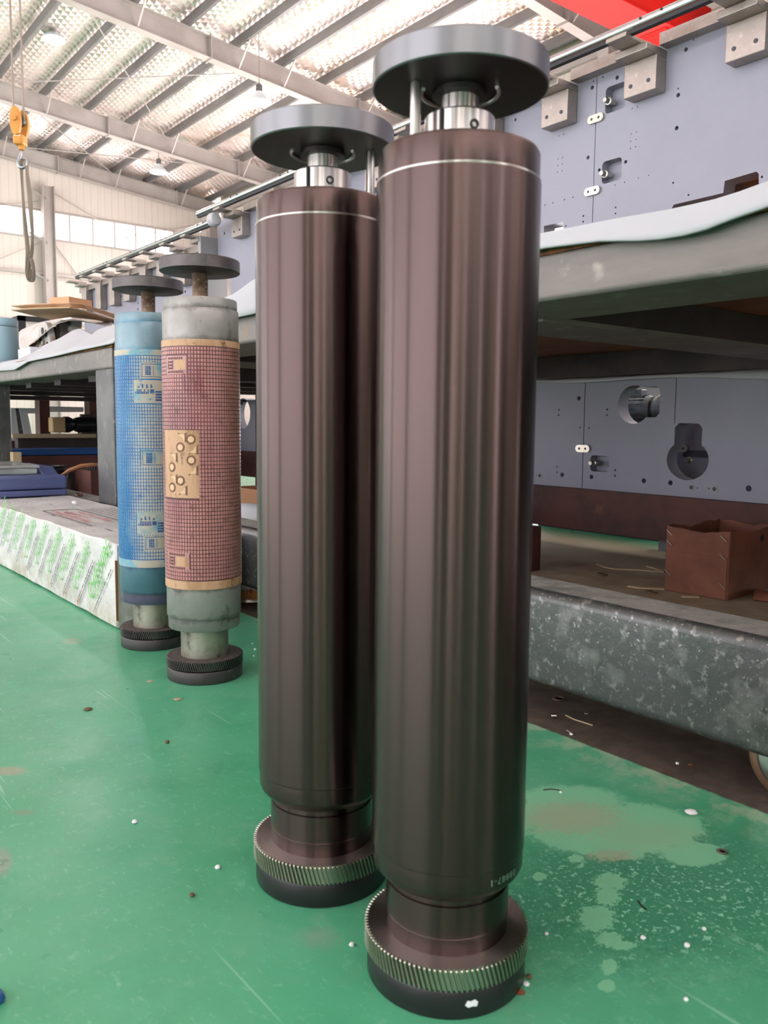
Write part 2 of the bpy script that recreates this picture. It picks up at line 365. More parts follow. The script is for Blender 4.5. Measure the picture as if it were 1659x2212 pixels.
M['red_primer'] = simple('red_oxide_primer', srgb(98, 58, 52), .6, .1, layers=((srgb(70, 46, 44), 5, .4, .65), (srgb(132, 84, 66), 9, .62, .75)), bump=.05)
M['dark_beam'] = simple('dark_brown_steel', srgb(72, 60, 60), .6, .2, layers=((srgb(54, 48, 50), 4, .4, .6),))
M['rust_edge'] = simple('rusty_plywood_edge', srgb(150, 92, 52), .8, 0, layers=((srgb(96, 66, 48), 14, .45, .6),))
M['plywood'] = simple('brown_plywood', srgb(150, 100, 72), .7, 0, layers=((srgb(120, 78, 58), 6, .4, .6, (1, .2, 1)),))
M['plywood_bright'] = simple('orange_plywood', srgb(226, 150, 96), .6, 0, layers=((srgb(160, 92, 60), 7, .45, .62), (srgb(110, 62, 46), 16, .62, .72)))
M['plate_grey'] = simple('blue_grey_painted_plate', srgb(146, 148, 163), .45, .1, layers=((srgb(140, 142, 157), 1.4, .4, .6),))
M['plate_edge'] = simple('machined_plate_edge', srgb(150, 150, 152), .45, .3)
M['hole_dark'] = simple('dark_recess', srgb(70, 72, 80), .6, .1)
M['block'] = simple('ground_steel_block', srgb(166, 158, 152), .40, .75, layers=((srgb(150, 140, 132), 8, .4, .65), (srgb(184, 178, 172), 40, .6, .7)))
M['chrome'] = simple('polished_rail', srgb(190, 192, 196), .18, 1.0)
M['zinc'] = simple('zinc_screw', srgb(196, 192, 180), .3, 1.0)
M['foam'] = simple('white_foam_sheet', srgb(188, 189, 195), .75, 0, bump=.25, bscale=14)
M['cardboard'] = simple('corrugated_cardboard', srgb(186, 150, 116), .8, 0, layers=((srgb(206, 176, 144), 3, .4, .6),), bump=.05)
M['kraft'] = simple('kraft_wrap', srgb(216, 211, 208), .7, 0, layers=((srgb(184, 140, 102), 3.0, .58, .66), (srgb(214, 208, 204), 4, .6, .7)), bump=.15, bscale=12)
M['carton_brown'] = simple('dark_brown_carton', srgb(132, 80, 58), .65, 0, layers=((srgb(110, 64, 48), 5, .4, .6), (srgb(128, 84, 62), 12, .62, .74)), bump=.06)
M['carton_tan'] = simple('tan_carton', srgb(222, 168, 128), .8)
M['wood_strip'] = simple('pale_wood_strip', srgb(190, 168, 136), .8)
def box_print():
    t = NT('white_wrapped_carton'); c = t.mix(t.ramp(t.noise(5, 6), .4, .62), srgb(226, 224, 224), srgb(204, 203, 202))
    c = t.mix(t.ramp(t.noise(14, 6, .7, t.coord(scale=(2.2, .55, 1.6))), .62, .72, 0, .8), c, srgb(150, 146, 140))
    x, y, z = t.sep(t.coord()); low = t.ramp(z, .0, .1, .9, 0)
    c = t.mix(t.math('MULTIPLY', low, t.ramp(t.noise(9, 6, .7), .42, .62)), c, srgb(176, 160, 134))
    v = t.coord(scale=(30, 4, 3)); c = t.mix(t.math('MULTIPLY', t.ramp(t.noise(1.4, 4, .6, v), .64, .68), t.ramp(z, .24, .265)), c, srgb(90, 92, 90))
    c = t.mix(t.ramp(t.noise(11, 3), .74, .76), c, srgb(40, 40, 40))
    t.set(c, .5, 0); t.bump(t.noise(9, 6, .7), .45, .02); return t.m
M['box'] = box_print()
M['print_green'] = simple('green_print', srgb(112, 196, 96), .5)
M['print_black'] = simple('black_print', srgb(70, 70, 70), .5)
M['print_red'] = simple('red_print', srgb(206, 96, 92), .5)
M['print_orange'] = simple('orange_crayon', srgb(226, 128, 84), .5)
M['tape_brown'] = simple('brown_edge_tape', srgb(150, 104, 66), .6)
M['blue_case'] = simple('blue_plastic_case', srgb(84, 96, 142), .42, 0, layers=((srgb(78, 88, 132), 3, .4, .6),))
M['blue_bright'] = simple('bright_blue_tray', srgb(28, 84, 150), .35)
M['blue_pale'] = simple('pale_blue_drum', srgb(150, 182, 198), .35)
M['black_line'] = simple('black_gap', srgb(34, 36, 40), .6)
t = NT('clear_plastic'); t.set(srgb(214, 220, 222), .18, 0, Transmission_Weight=.55, Alpha=.8); M['clear'] = t.m
M['black_motor'] = simple('black_motor_paint', srgb(36, 38, 42), .3, .3)
M['tan_motor'] = simple('tan_gearbox_paint', srgb(196, 168, 122), .5)
M['grey_motor'] = simple('wrapped_grey_motor', srgb(120, 132, 136), .25, .4, layers=((srgb(86, 100, 104), 20, .4, .62),))
M['copper'] = simple('copper_brown_cable', srgb(172, 122, 88), .45, .3)
M['white_plastic'] = simple('white_plastic_bag', srgb(224, 228, 234), .35)
M['foam_bit'] = simple('white_foam_crumb', srgb(244, 244, 248), .6)
M['debris_brown'] = simple('brown_debris', srgb(104, 82, 60), .8)
M['rope'] = simple('steel_wire_rope', srgb(150, 138, 128), .5, .5)
M['hook_yellow'] = simple('worn_yellow_paint', srgb(206, 144, 58), .5, 0, layers=((srgb(200, 134, 60), 9, .45, .62), (srgb(160, 110, 70), 22, .64, .72)))
M['hook_steel'] = simple('bare_hook_steel', srgb(150, 156, 162), .3, .9)
M['sling'] = simple('grey_lifting_sling', srgb(138, 128, 116), .85, 0, bump=.2, bscale=160)
M['crane_red'] = simple('red_crane_paint', srgb(176, 18, 10), .7, 0, Specular_IOR_Level=.15, layers=((srgb(168, 20, 12), 2, .4, .6),))
M['beam_paint'] = simple('beige_grey_steel_paint', srgb(176, 168, 164), .5, .1, layers=((srgb(164, 155, 150), 1.2, .4, .6),))
M['purlin'] = simple('galvanised_purlin', srgb(128, 126, 126), .45, .4, layers=((srgb(112, 110, 110), 3, .4, .6, (1, .3, 1)),))
def wall_sheet():
    t = NT('ribbed_wall_sheet'); x, y, z = t.sep(t.coord()); 
    w = t.math('PINGPONG', t.math('ADD', x, y), .10); 
    c = t.mix(t.ramp(w, .0, .012, 1, 0), srgb(208, 198, 190), srgb(188, 178, 170)); t.set(c, .5, 0); t.bump(t.ramp(w, 0, .02), .3, .01); return t.m
M['wall'] = wall_sheet()
def foil():
    t = NT('foil_insulation'); c = t.mix(t.ramp(t.noise(.9, 5), .35, .65), srgb(250, 234, 230), srgb(236, 220, 216))
    x, y, z = t.sep(t.coord()); stain = t.math('MULTIPLY', t.ramp(t.noise(.55, 5, .6), .50, .60), t.ramp(x, 8.6, 10.5))
    c = t.mix(t.math('MULTIPLY', stain, .55), c, srgb(206, 170, 120))
    t.set(c, t.ramp(t.noise(3, 4), .3, .7, .28, .40), .55); return t.m
M['foil'] = foil()
t = NT('window_glass'); tr = t.node('ShaderNodeBsdfTransparent'); gl = t.node('ShaderNodeBsdfGlossy'); gl.inputs['Roughness'].default_value = .05
mx = t.node('ShaderNodeMixShader'); mx.inputs[0].default_value = .06; t.link(tr.outputs[0], mx.inputs[1]); t.link(gl.outputs[0], mx.inputs[2]); t.link(mx.outputs[0], t.out.inputs[0]); M['glass'] = t.m
M['lamp_shade'] = simple('white_lamp_shade', srgb(226, 236, 240), .4, 0)
t = NT('lamp_glow'); t.set((1, 1, 1), .5, 0, Emission_Color=(.92, .97, 1), Emission_Strength=30.0); M['lamp_glow'] = t.m
M['can_white'] = simple('white_can_label', srgb(216, 210, 202), .5)
M['can_orange'] = simple('orange_can_label', srgb(214, 140, 62), .5)
M['diamond_red'] = simple('red_hazard_diamond', srgb(196, 66, 50), .5)
M['rim_steel'] = simple('zinc_caster_rim', srgb(170, 178, 172), .25, .9)
M['rim_rust'] = simple('rusty_caster_rim', srgb(150, 118, 96), .4, .7)
M['rubber'] = simple('black_rubber', srgb(38, 36, 36), .7)

# ================================================================== STRUCTURE
X_W, Y_W = 12.35, 24.35
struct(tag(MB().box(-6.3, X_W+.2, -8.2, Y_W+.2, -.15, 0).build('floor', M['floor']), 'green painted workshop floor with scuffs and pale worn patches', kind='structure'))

yard = MB()  # unseen sunlit ground, added to bounce light up to the roof
for (x0, x1, y0, y1) in ((-60, -6.3, -60, 80), (X_W+.2, 60, -60, 80), (-6.3, X_W+.2, -60, -8.2), (-6.3, X_W+.2, Y_W+.2, 80)): yard.box(x0, x1, y0, y1, -.25, -.02)
struct(yard.build('floor_bounce_yard', simple('bounce_yard_concrete', srgb(204, 200, 198), .8)))['label'] = 'unseen pale ground around the hall, added to bounce sunlight onto the roof'
def roof_z(X): return 6.97 + .095 * (12.1 - X) if X > -1 else 6.97 + .095 * 13.1 + .095 * (X + 1)
# quilted foil above the purlins: real tufted relief (each diamond a low pyramid)
def quilted(x0, x1, y0, y1, cell):                    # diamonds turned 45 degrees to the purlins
    mb = MB(); idx = {}; h = cell/2; nx, ny = int((x1-x0)/h) + 1, int((y1-y0)/h) + 2
    rnd = random.Random(3)
    def P(i, j, dz):
        k = (i, j)
        if k not in idx:
            x, y = x0 + i*h, y0 + j*h; sag = .06*math.sin(PI*((x - .02) % 1.0))
            idx[k] = len(mb.v); mb.v.append((x + rnd.uniform(-.008, .008), y + rnd.uniform(-.008, .008), roof_z(x) + .66 + dz - sag))
        return idx[k]
    for i in range(1, nx):
        for j in range(1, ny):
            if (i + j) % 2: continue                       # (i, j) is the centre of a diamond
            c = P(i, j, -.036 + rnd.uniform(-.010, .008))
            q = [P(i+1, j, 0), P(i, j+1, 0), P(i-1, j, 0), P(i, j-1, 0)]
            for a in range(4): mb.f.append([q[a], q[(a+1) % 4], c]); mb.sm.append(False); mb.mi.append(0)
    return mb
ceil = quilted(0.0, X_W + .08, 3.5, Y_W + .2, .20).build('ceiling', M['foil'], recalc=False)
struct(ceil); ceil['label'] = 'silver quilted foil insulation under the sloping roof'
mb = MB()
mb.add([(-6.3, -8, roof_z(-6.3)+.68), (-1, -8, roof_z(-1)+.68), (-1, Y_W, roof_z(-1)+.68), (-6.3, Y_W, roof_z(-6.3)+.68), (0, -8, roof_z(0)+.68), (X_W, -8, roof_z(X_W)+.68), (X_W, 3.5, roof_z(X_W)+.68), (0, 3.5, roof_z(0)+.68), (0, Y_W, roof_z(0)+.68)],
       [[0,1,2,3], [1,4,8,2], [4,5,6,7]])
mb.build('roof_sheet', M['foil'], ceil)
RAFT = [24.1, 20.25, 14.9, 9.3, 3.6, -2.0, -7.6]
for Y in RAFT:
    r = MB().ibeam((-.5, Y, roof_z(-.5)+.2), (12.2, Y, roof_z(12.2)+.2), .20, .40, .014).build('rafter', M['beam_paint'], ceil)
    m2 = MB()
    for X in (7.45, 10.9): m2.box(X, X+.02, Y-.12, Y+.12, roof_z(X)-.03, roof_z(X)+.43)
    m2.build('splice_plate', M['beam_paint'], r)
for i in range(13):
    X = 0.02 + i*1.0
    if X > 12.2: continue
    z = roof_z(X) + .40
    MB().add([], []).bar((X, -8, z+.09), (X, Y_W, z+.09), .06, .18).build('purlin', M['purlin'], ceil)
for Y in RAFT[:4]:                                    # sag ties between the purlins and fly braces to the rafter
    for X in (6.02, 8.02, 9.02, 11.02):
        MB().bar((X+.03, Y-.06, roof_z(X)+.02), (X+.03, Y-.55, roof_z(X)+.44), .03, .03).build('fly_brace', M['beam_paint'], ceil)
for X0, Y0, X1, Y1 in ((5.0, 20.3, 9.0, 15.0), (9.0, 20.3, 5.0, 15.0), (9.0, 24.0, 5.2, 20.3), (6.5, 24.0, 11.5, 20.3)):
    MB().tube([(X0, Y0, roof_z(X0)+.36), (X1, Y1, roof_z(X1)+.36)], .012, 6).build('roof_tie_rod', M['beam_paint'], ceil)

# far wall with a ribbon window -----------------------------------------------------------------
WZ0, WZ1 = 5.66, 6.36
wf = struct(MB().box(-6.2, X_W+.1, Y_W+.03, Y_W+.09, 0, .25).build('wall_far', M['beam_paint'])); wf['label'] = 'cream ribbed sheet wall at the far end with ribbon window'
wx = [ony(x, 470, Y_W).x for x in (0, 218, 329)]
edges = [-6.2, -2, 3.2] + wx + [10.9, X_W+.1]; edges = sorted(set(round(e, 3) for e in edges))
WEND = ony(374, 500, Y_W).x
for a, b in zip(edges, edges[1:]):
    MB().box(a+.006, b-.006, Y_W, Y_W+.05, WZ1, roof_z(max(a, -1))+.7).build('wall_panel', M['wall'], wf)
for a, b in ((-6.2, 0), (0, 5), (5, 9), (9, X_W+.1)):
    MB().box(a+.006, b-.006, Y_W, Y_W+.05, 0, WZ0).build('wall_panel', M['wall'], wf)
MB().box(WEND+.05, X_W+.1, Y_W, Y_W+.05, WZ0, WZ1).build('wall_panel', M['wall'], wf)
for z in (4.62, 3.30):
    MB().box(-6.2, X_W, Y_W-.16, Y_W-.001, z, z+.07).build('girt', M['beam_paint'], wf)
for X in (ony(109, 600, Y_W-.3).x, 1.2, X_W-.25):
    MB().ibeam((X, Y_W-.27, .0), (X, Y_W-.27, 7.0), .26, .30, .016, up=(1,0,0)).build('column', M['beam_paint'], wf)
mb = MB(); xc = ony(109, 600, Y_W-.3).x
for z in (6.9, 5.72, 4.7, 3.4): mb.bar((xc-.05, Y_W-.3, z-.25), (xc-.45, Y_W-.04, z+.02), .05, .05)
mb.build('knee_brace', M['beam_paint'], wf)
for (xa, za, xb, zb) in ((xc+.2, 6.9, 9.6, 5.9), (9.4, 5.95, 11.9, 6.75), (xc+.2, 5.5, 9.0, 3.4), (xc-.2, 6.6, 4.5, 5.9), (xc-.2, 5.5, 4.8, 4.3)):
    MB().tube([(xa, Y_W-.1, za), (xb, Y_W-.1, zb)], .012, 6).build('wall_tie_rod', M['beam_paint'], wf)
win = struct(MB().box(-6.1, WEND+.05, Y_W-.03, Y_W+.08, WZ0-.05, WZ0).build('window_1', M['beam_paint'])); win['label'] = 'long ribbon window with square panes below the far eave'
MB().box(-6.1, WEND+.05, Y_W-.03, Y_W+.08, WZ1, WZ1+.05).build('window_head', M['beam_paint'], win)
px_edges = [-60, -10, 50, 112, 150, 200, 247, 292, 335, 374]
xs = [ony(x, 480, Y_W).x for x in px_edges]
while xs[0] > -5.4: xs.insert(0, xs[0] - .62)
for x in xs: MB().box(x-.018, x+.018, Y_W-.02, Y_W+.06, WZ0, WZ1).build('mullion', M['beam_paint'], win)
for a, b in zip(xs, xs[1:]): MB().box(a+.018, b-.018, Y_W+.02, Y_W+.026, WZ0, WZ1).build('pane', M['glass'], win)

# right wall with eave gutter and crane runway ----------------------------------------------------
wr = struct(MB().box(X_W+.03, X_W+.09, -8, Y_W+.1, 0, .25).build('wall_right', M['beam_paint'])); wr['label'] = 'cream ribbed sheet wall along the right side'
for a, b in zip(range(-8, 24, 4), range(-4, 28, 4)):
    MB().box(X_W, X_W+.05, a+.006, min(b, Y_W)-.006, 0 if b > 20 else 5.6, 7.65).build('wall_panel', M['wall'], wr)  # bays left open below, out of view, to let light reach the roof
for Y in RAFT: MB().ibeam((X_W-.22, Y, 0), (X_W-.22, Y, 7.0), .22, .34, .016, up=(1,0,0)).build('column', M['beam_paint'], wr)
for z in (7.02, 6.62, 6.2):
    MB().box(X_W-.14, X_W-.001, -8, Y_W, z, z+.09).build('eave_girt', M['beam_paint'], wr)
MB().ibeam((X_W-.75, -8, 5.35), (X_W-.75, Y_W-.3, 5.35), .24, .42, .016).build('crane_runway', M['beam_paint'], wr)
mb = MB()
for Y in RAFT: mb.box(X_W-.9, X_W-.2, Y-.1, Y+.1, 5.0, 5.13)
mb.build('runway_corbel', M['beam_paint'], wr)
for z in (5.52,): MB().box(X_W-.12, X_W-.001, -8, Y_W, z, z+.07).build('girt', M['beam_paint'], wr)

# left and rear sides: open bays between columns (out of frame; daylight comes in here)
wl = struct(MB().box(-6.25, -6.15, -8, Y_W, 5.6, 7.3).build('wall_left', M['wall'])); wl['label'] = 'cream sheet fascia above the open bays on the left'
for Y in RAFT: MB().ibeam((-6.0, Y, 0), (-6.0, Y, 6.75), .3, .4, .016, up=(1,0,0)).build('column', M['beam_paint'], wl)
for Y0, Y1, mm in ((-7.9, -6.3, M['wall']), (-5.2, -3.4, 'd'), (-2.9, -2.1, M['wall'])): MB().box(-6.25, -6.15, Y0, Y1, 0, 5.2).build('wall_panel', simple('brown_streak_panel_left', srgb(112, 94, 84), .6) if mm == 'd' else mm, wl)  # unseen panels added to reflect as dark bands in the rollers
wb = struct(MB().box(-6.2, X_W, -8.05, -7.95, 6.9, 7.5).build('wall_back', M['wall'])); wb['label'] = 'cream sheet wall behind the camera, with doorways and brown panels added for reflected streaks'
streak_panel_mat = simple('brown_streak_panel', srgb(104, 86, 76), .6)  # brown panels behind the camera, added for streaks reflected in the rollers
for X0, X1, mm in ((-6, -4.9, M['wall']), (-4.4, -2.6, streak_panel_mat), (-2.6, -.9, M['wall']), (-.5, 1.3, streak_panel_mat), (1.3, 3.0, M['wall']), (3.9, 6.4, streak_panel_mat), (6.4, X_W, M['wall'])): MB().box(X0, X1, -8.05, -7.95, 0, 5.2).build('wall_panel', mm, wb)
# ================================================================== ROLLERS
SEG = 128
def cam_dirs(c):
    t = Vector((-c[0], -c[1], 0)).normalized(); return t, Vector((-t.y, t.x, 0)), math.atan2(t.y, t.x)   # towards camera, camera-right, angle
def gear(mb, ro, ri, z0, z1, n, twist, r_in=0.0, depth=.0042, face_mi=1):
    """helical gear rim; twist = extra angle of the lower edge"""
    prof = [(.0, ro-depth), (.30, ro-depth), (.44, ro), (.80, ro), (.94, ro-depth)]
    prof = prof[1:]; k = len(prof); zs = [z1, z1-.0012, z0+.0012, z0]; o = len(mb.v)
    for zi, z in enumerate(zs):
        ang = twist * (z1 - z) / (z1 - z0); sh = -.0010 if zi in (0, 3) else 0
        for i in range(n):
            for fr, r in prof:
                a = 2*PI*(i + fr)/n + ang; rr = r + (sh if r == ro else 0)
                mb.v.append((rr*math.cos(a), rr*math.sin(a), z))
    m = n*k
    for L in range(len(zs)-1):
        for i in range(m):
            i2 = (i+1) % m; mb.f.append([o+L*m+i, o+(L+1)*m+i, o+(L+1)*m+i2, o+L*m+i2]); mb.sm.append(False); mb.mi.append(0)
    # top and bottom faces: outline ring to an inner ring
    for L, z in ((0, z1), (len(zs)-1, z0)):
        c = len(mb.v)
        for i in range(m):
            a = math.atan2(mb.v[o+L*m+i][1], mb.v[o+L*m+i][0]); mb.v.append((r_in*math.cos(a), r_in*math.sin(a), z))
        for i in range(m):
            i2 = (i+1) % m; q = [o+L*m+i, o+L*m+i2, c+i2, c+i]
            mb.f.append(q if L == 0 else q[::-1]); mb.sm.append(False); mb.mi.append(face_mi if L == 0 else 0)
    return mb
def bend_text(txt, size, r, a0, z, flip=False, spacing=1.1, bold=.0):
    me = text_mesh(txt, size, 0, spacing, bold); w = max(v.co.x for v in me.vertices); h = size*.7
    for v in me.vertices:
        x, y = v.co.x, v.co.y
        if flip: x, y = w - x, h - y
        a = a0 + x / r; v.co = (r*math.cos(a), r*math.sin(a), z + y)
    return me
def mesh_obj(name, me, mat, parent=None, loc=(0,0,0), rot=(0,0,0)):
    me.name = name; me.materials.clear(); me.materials.append(mat); o = bpy.data.objects.new(name, me); COL.objects.link(o); o.parent = parent; o.location = loc; o.rotation_euler = rot; return o

def new_roller(c, label, pin, screw_phi, marked):
    root = thing('gear_roller', label, 'roller', (c[0], c[1], 0), 0, 'new dark steel gear rollers')
    tw, rt, a0 = cam_dirs(c)
    MB().lathe([(.090, .0), (.0948, .0006), (.0957, .002), (.0957, .0300), (.0940, .0328), (.060, .0332)], SEG).build('base_disc', M['black_base'], root)
    g = MB(); gear(g, .0990, 0, .0345, .0605, 104, .075, .0700)
    g.build('helical_gear', [M['gear'], M['steel_bright']], root, recalc=True)
    MB().lathe([(.0725, .0340), (.0738, .0605), (.0738, .0800), (.0732, .0806), (.0732, .0850), (.0738, .0856), (.0738, .1180), (.0715, .1190), (.0715, .1330)], SEG).build('journal', M['steel'], root)
    MB().lathe([(.0700, .1300), (.0800, .1300), (.0878, .1385), (.0895, .1430), (.0900, .1640), (.0909, .1650), (.0911, .1665), (.0911, .9195), (.0908, .9210), (.0893, .9225), (.0893, .9505), (.0870, .9545), (.0380, .9545)], SEG).build('roller_body', M['steel'], root)
    MB().lathe([(.0896, .9185), (.0909, .9206), (.0910, .9226), (.0892, .9236)], SEG).build('edge_ring', M['steel_bright'], root)
    hub = MB().lathe([(.0370, .9540), (.0385, .9555), (.0385, .9925), (.0365, .9945), (.0205, .9945), (.0205, 1.0160)], 64).build('clamp_collar', M['steel_bright'], root)
    d = tw*math.cos(screw_phi) + rt*math.sin(screw_phi)
    b = MB(); b.lathe([(.0052, -.002), (.0052, .0015), (.0030, .0016), (.0030, -.001)], 20, axis='x')
    b.build('set_screw', M['black_line'], hub, loc=(d.x*.0382, d.y*.0382, .976), rot=(0, 0, math.atan2(d.y, d.x)))
    MB().box(-.0045, .0045, -.001, .001, -.0195, .0195).build('clamp_slot', M['black_line'], hub, loc=(tw*.0385*math.cos(.5) - rt*.0385*math.sin(.5)) .to_tuple()[:2] + (.9735,), rot=(0, 0, a0 - .5))
    f = MB(); f.cur = 1; f.lathe([(.020, 1.0150), (.030, 1.0160), (.030, 1.0218), (.0945, 1.0222)], SEG)
    f.cur = 0; f.lathe([(.0945, 1.0222), (.0965, 1.0236), (.0965, 1.0490), (.0950, 1.0508), (.020, 1.0508)], SEG)
    fl = f.build('end_flange', [M['flange'], M['flange_face']], root)
    ring = [(.0425*math.cos(a0 + t), .0425*math.sin(a0 + t), 1.0205) for t in [lerp(-PI*.62, PI*.62, i/40) + PI for i in range(41)]]
    MB().tube(ring, .0022, 8).build('snap_ring', M['steel_bright'], fl)
    p = rt*pin[0] + tw*pin[1]
    MB().lathe([(.0052, .9540), (.0058, .9550), (.0058, 1.0200), (.0050, 1.0222)], 16, c=(p.x, p.y, 0)).build('locating_pin', M['steel_bright'], root)
    if marked:
        me = bend_text('08887-1', .0105, .0906, a0 + math.radians(33), .1475, True, 1.25, .00012)
        mesh_obj('stamped_number', me, M['steel_bright'], root)['label'] = 'stamped serial digits, upside down'
    return root
R1, R2, R3, R4 = (.6519, .6983), (.6506, .9663), (.9411, 1.9433), (.9602, 2.3159)
new_roller(R1, 'nearest and tallest-looking dark steel gear roller with stamped digits near its foot', (-.0475, .030), .42, True)
new_roller(R2, 'dark steel gear roller standing just behind the nearest one, partly hidden by it', (.064, .012), .25, False)

def oncyl(x, y, c, r):                                        # pixel -> angle, height on a standing cylinder
    d = ray(x, y); a = d.x**2 + d.y**2; b = -2*(d.x*c[0] + d.y*c[1]); q = c[0]**2 + c[1]**2 - r*r
    disc = max(b*b - 4*a*q, 0); t = (-b - math.sqrt(disc)) / (2*a); p = CO + d*t
    return math.atan2(p.y - c[1], p.x - c[0]), p.z
def curved(mb, a_0, a_1, z0, z1, r, r_in, n=10):              # curved slab on a cylinder
    n = max(2, n); o = len(mb.v)
    for i in range(n+1):
        a = lerp(a_0, a_1, i/n); ca, sa = math.cos(a), math.sin(a)
        for rr, z in ((r_in, z0), (r, z0), (r, z1), (r_in, z1)): mb.v.append((rr*ca, rr*sa, z))
    for i in range(n):
        for j in range(3): mb.f.append([o+i*4+j, o+(i+1)*4+j, o+(i+1)*4+j+1, o+i*4+j+1]); mb.sm.append(False); mb.mi.append(mb.cur)
    for e in (0, n): mb.f.append([o+e*4+j for j in range(4)]); mb.sm.append(False); mb.mi.append(mb.cur)
    return mb
def disc_on(mb, a, z, rad, r, pts=None, n=14):                # raised flat shape on the cylinder (pts in metres, x along the arc)
    pts = pts or [(rad*math.cos(2*PI*i/n), rad*math.sin(2*PI*i/n)) for i in range(n)]
    n = len(pts); o = len(mb.v)
    for rr in (r - .0012, r):
        for x, y in pts: aa = a + x / r; mb.v.append((rr*math.cos(aa), rr*math.sin(aa), z + y))
    for i in range(n): mb.f.append([o+i, o+(i+1) % n, o+n+(i+1) % n, o+n+i]); mb.sm.append(False); mb.mi.append(mb.cur)
    mb.f.append([o+n+i for i in range(n)]); mb.sm.append(False); mb.mi.append(mb.cur); return mb

def plate_roller(c, label, metal_top, metal_low, collar_low, pad, groove, edge, windows, dim):
    root = thing('printing_roller', label, 'roller', (c[0], c[1], 0), 0, 'used printing rollers with gridded plates')
    tw, rt, a0 = cam_dirs(c); S = 96
    MB().lathe([(.092, .0), (.0955, .0010), (.0962, .003), (.0962, .0290), (.0945, .0315), (.055, .0318)], S).build('base_disc', M['base_old'], root)
    g = MB(); gear(g, .0976, 0, .0345, .0575, 104, .075, .0560, .0036); g.build('helical_gear', [M['gear_old'], M['gear_top_old']], root)
    MB().lathe([(.0600, .0300), (.0607, .0575), (.0607, .1340)], S).build('journal', M['neck_old'], root)
    MB().lathe([(.0600, .1335), (.0890, .1335), (.0905, .1355), (.0905, .1650), (.060, .1650)], S).build('lower_collar', collar_low, root)
    MB().lathe([(.0900, .1640), (.0922, .1640), (.0937, .1665), (.0937, .2440)], S).build('lower_barrel', metal_low, root)
    MB().lathe([(.0937, .8500), (.0937, .9290), (.0925, .9314), (.0905, .9318), (.0905, .9545), (.0890, .9574), (.0190, .9574)], S).build('upper_barrel', metal_top, root)
    MB().lathe([(.0192, .9570), (.0192, 1.0260)], 40).build('shaft', M['shaft_rust'], root)
    f = MB(); f.lathe([(.0190, 1.0235), (.0960, 1.0251), (.0984, 1.0265), (.0984, 1.0525), (.0966, 1.0548), (.018, 1.0548)], S); f.build('end_flange', M['flange_old'], root)
    sl = MB().lathe([(.0930, .2428), (.0964, .2428), (.0964, .2640), (.0955, .2642), (.0955, .8385), (.0964, .8387), (.0964, .8546), (.0930, .8546)], S)
    for i in range(len(sl.f)):                                # plain edge bands and grooved middle
        zz = sum(sl.v[j][2] for j in sl.f[i]) / len(sl.f[i]); sl.mi[i] = 1 if (.265 < zz < .838) else 0
    sleeve = sl.build('plate_sleeve', [edge, groove], root)
    wins = []
    for (x0, y0, x1, y1) in windows:
        ym = (y0+y1)/2; aa, _ = oncyl(x0, ym, c, .0955); ab, _ = oncyl(x1, ym, c, .0955); xm = (x0+x1)/2
        za, zb = oncyl(xm, y1, c, .0955)[1], oncyl(xm, y0, c, .0955)[1]; ab += 2*PI if ab < aa else 0; wins.append((aa, ab, za, zb))
    def inside(a, z):
        for aa, ab, za, zb in wins:
            d = (a - aa) % (2*PI); w = (ab - aa) % (2*PI)
            if d < w and za < z < zb: return True
        return False
    nc, nr = dim; mb = MB(); z0, z1 = .266, .8375; dz = (z1-z0)/nr; da = 2*PI/nc; gz, ga = .0014, .0014/.0955
    for i in range(nc):
        a = i*da
        for j in range(nr):
            z = z0 + j*dz
            if inside(a + da/2, z + dz/2): continue
            o = len(mb.v)
            for rr, e in ((.0954, .5), (.0964, 1.0)):
                for u, w in ((0,0), (1,0), (1,1), (0,1)):
                    aa = a + (ga*e if u == 0 else da - ga*e); zz = z + (gz*e if w == 0 else dz - gz*e)
                    mb.v.append((rr*math.cos(aa), rr*math.sin(aa), zz))
            for q in ((0,1,5,4), (1,2,6,5), (2,3,7,6), (3,0,4,7), (4,5,6,7)): mb.f.append([o+k for k in q]); mb.sm.append(False); mb.mi.append(0)
    pads = mb.build('plate_grid_pads', pad, sleeve, recalc=False); pads['kind'] = 'stuff'
    return root, sleeve, wins, a0

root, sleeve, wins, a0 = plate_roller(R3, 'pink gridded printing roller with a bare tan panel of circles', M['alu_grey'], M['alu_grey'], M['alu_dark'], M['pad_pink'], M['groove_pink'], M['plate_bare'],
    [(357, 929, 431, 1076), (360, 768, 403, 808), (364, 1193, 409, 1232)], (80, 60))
aa, ab, za, zb = wins[0]
panel = curved(MB(), aa, ab, za, zb, .0957, .0950, 14).build('bare_panel', M['plate_bare'], sleeve)
ZX = lambda x, y: oncyl(230 + x/5.352, 880 + y/5.352, R3, .0962)
for n, (x, y) in enumerate(((975, 370), (852, 462), (980, 612), (757, 690), (855, 848), (760, 925))):
    a, z = ZX(x, y)
    disc_on(MB(), a, z, .0124, .09605).build('ink_halo', M['ink_halo'], panel); disc_on(MB(), a, z, .0078, .0968).build('relief_dot', M['plate_relief'], panel)
corner = [(-.009, .008), (.008, .008), (.008, -.009), (.003, -.004), (.001, .001), (-.004, .003)]
for n, (x, y) in enumerate(((870, 350), (1000, 490), (1000, 730), (775, 580), (775, 830), (880, 960))):
    a, z = ZX(x, y); s = -1 if n in (1, 2, 5) else 1
    disc_on(MB(), a, z, 0, .09605, [(px*1.5+.001, py*s*1.5) for px, py in corner]).build('ink_halo', M['ink_halo'], panel)
    disc_on(MB(), a, z, 0, .0968, [(px, py*s) for px, py in corner]).build('relief_corner', M['plate_relief'], panel)
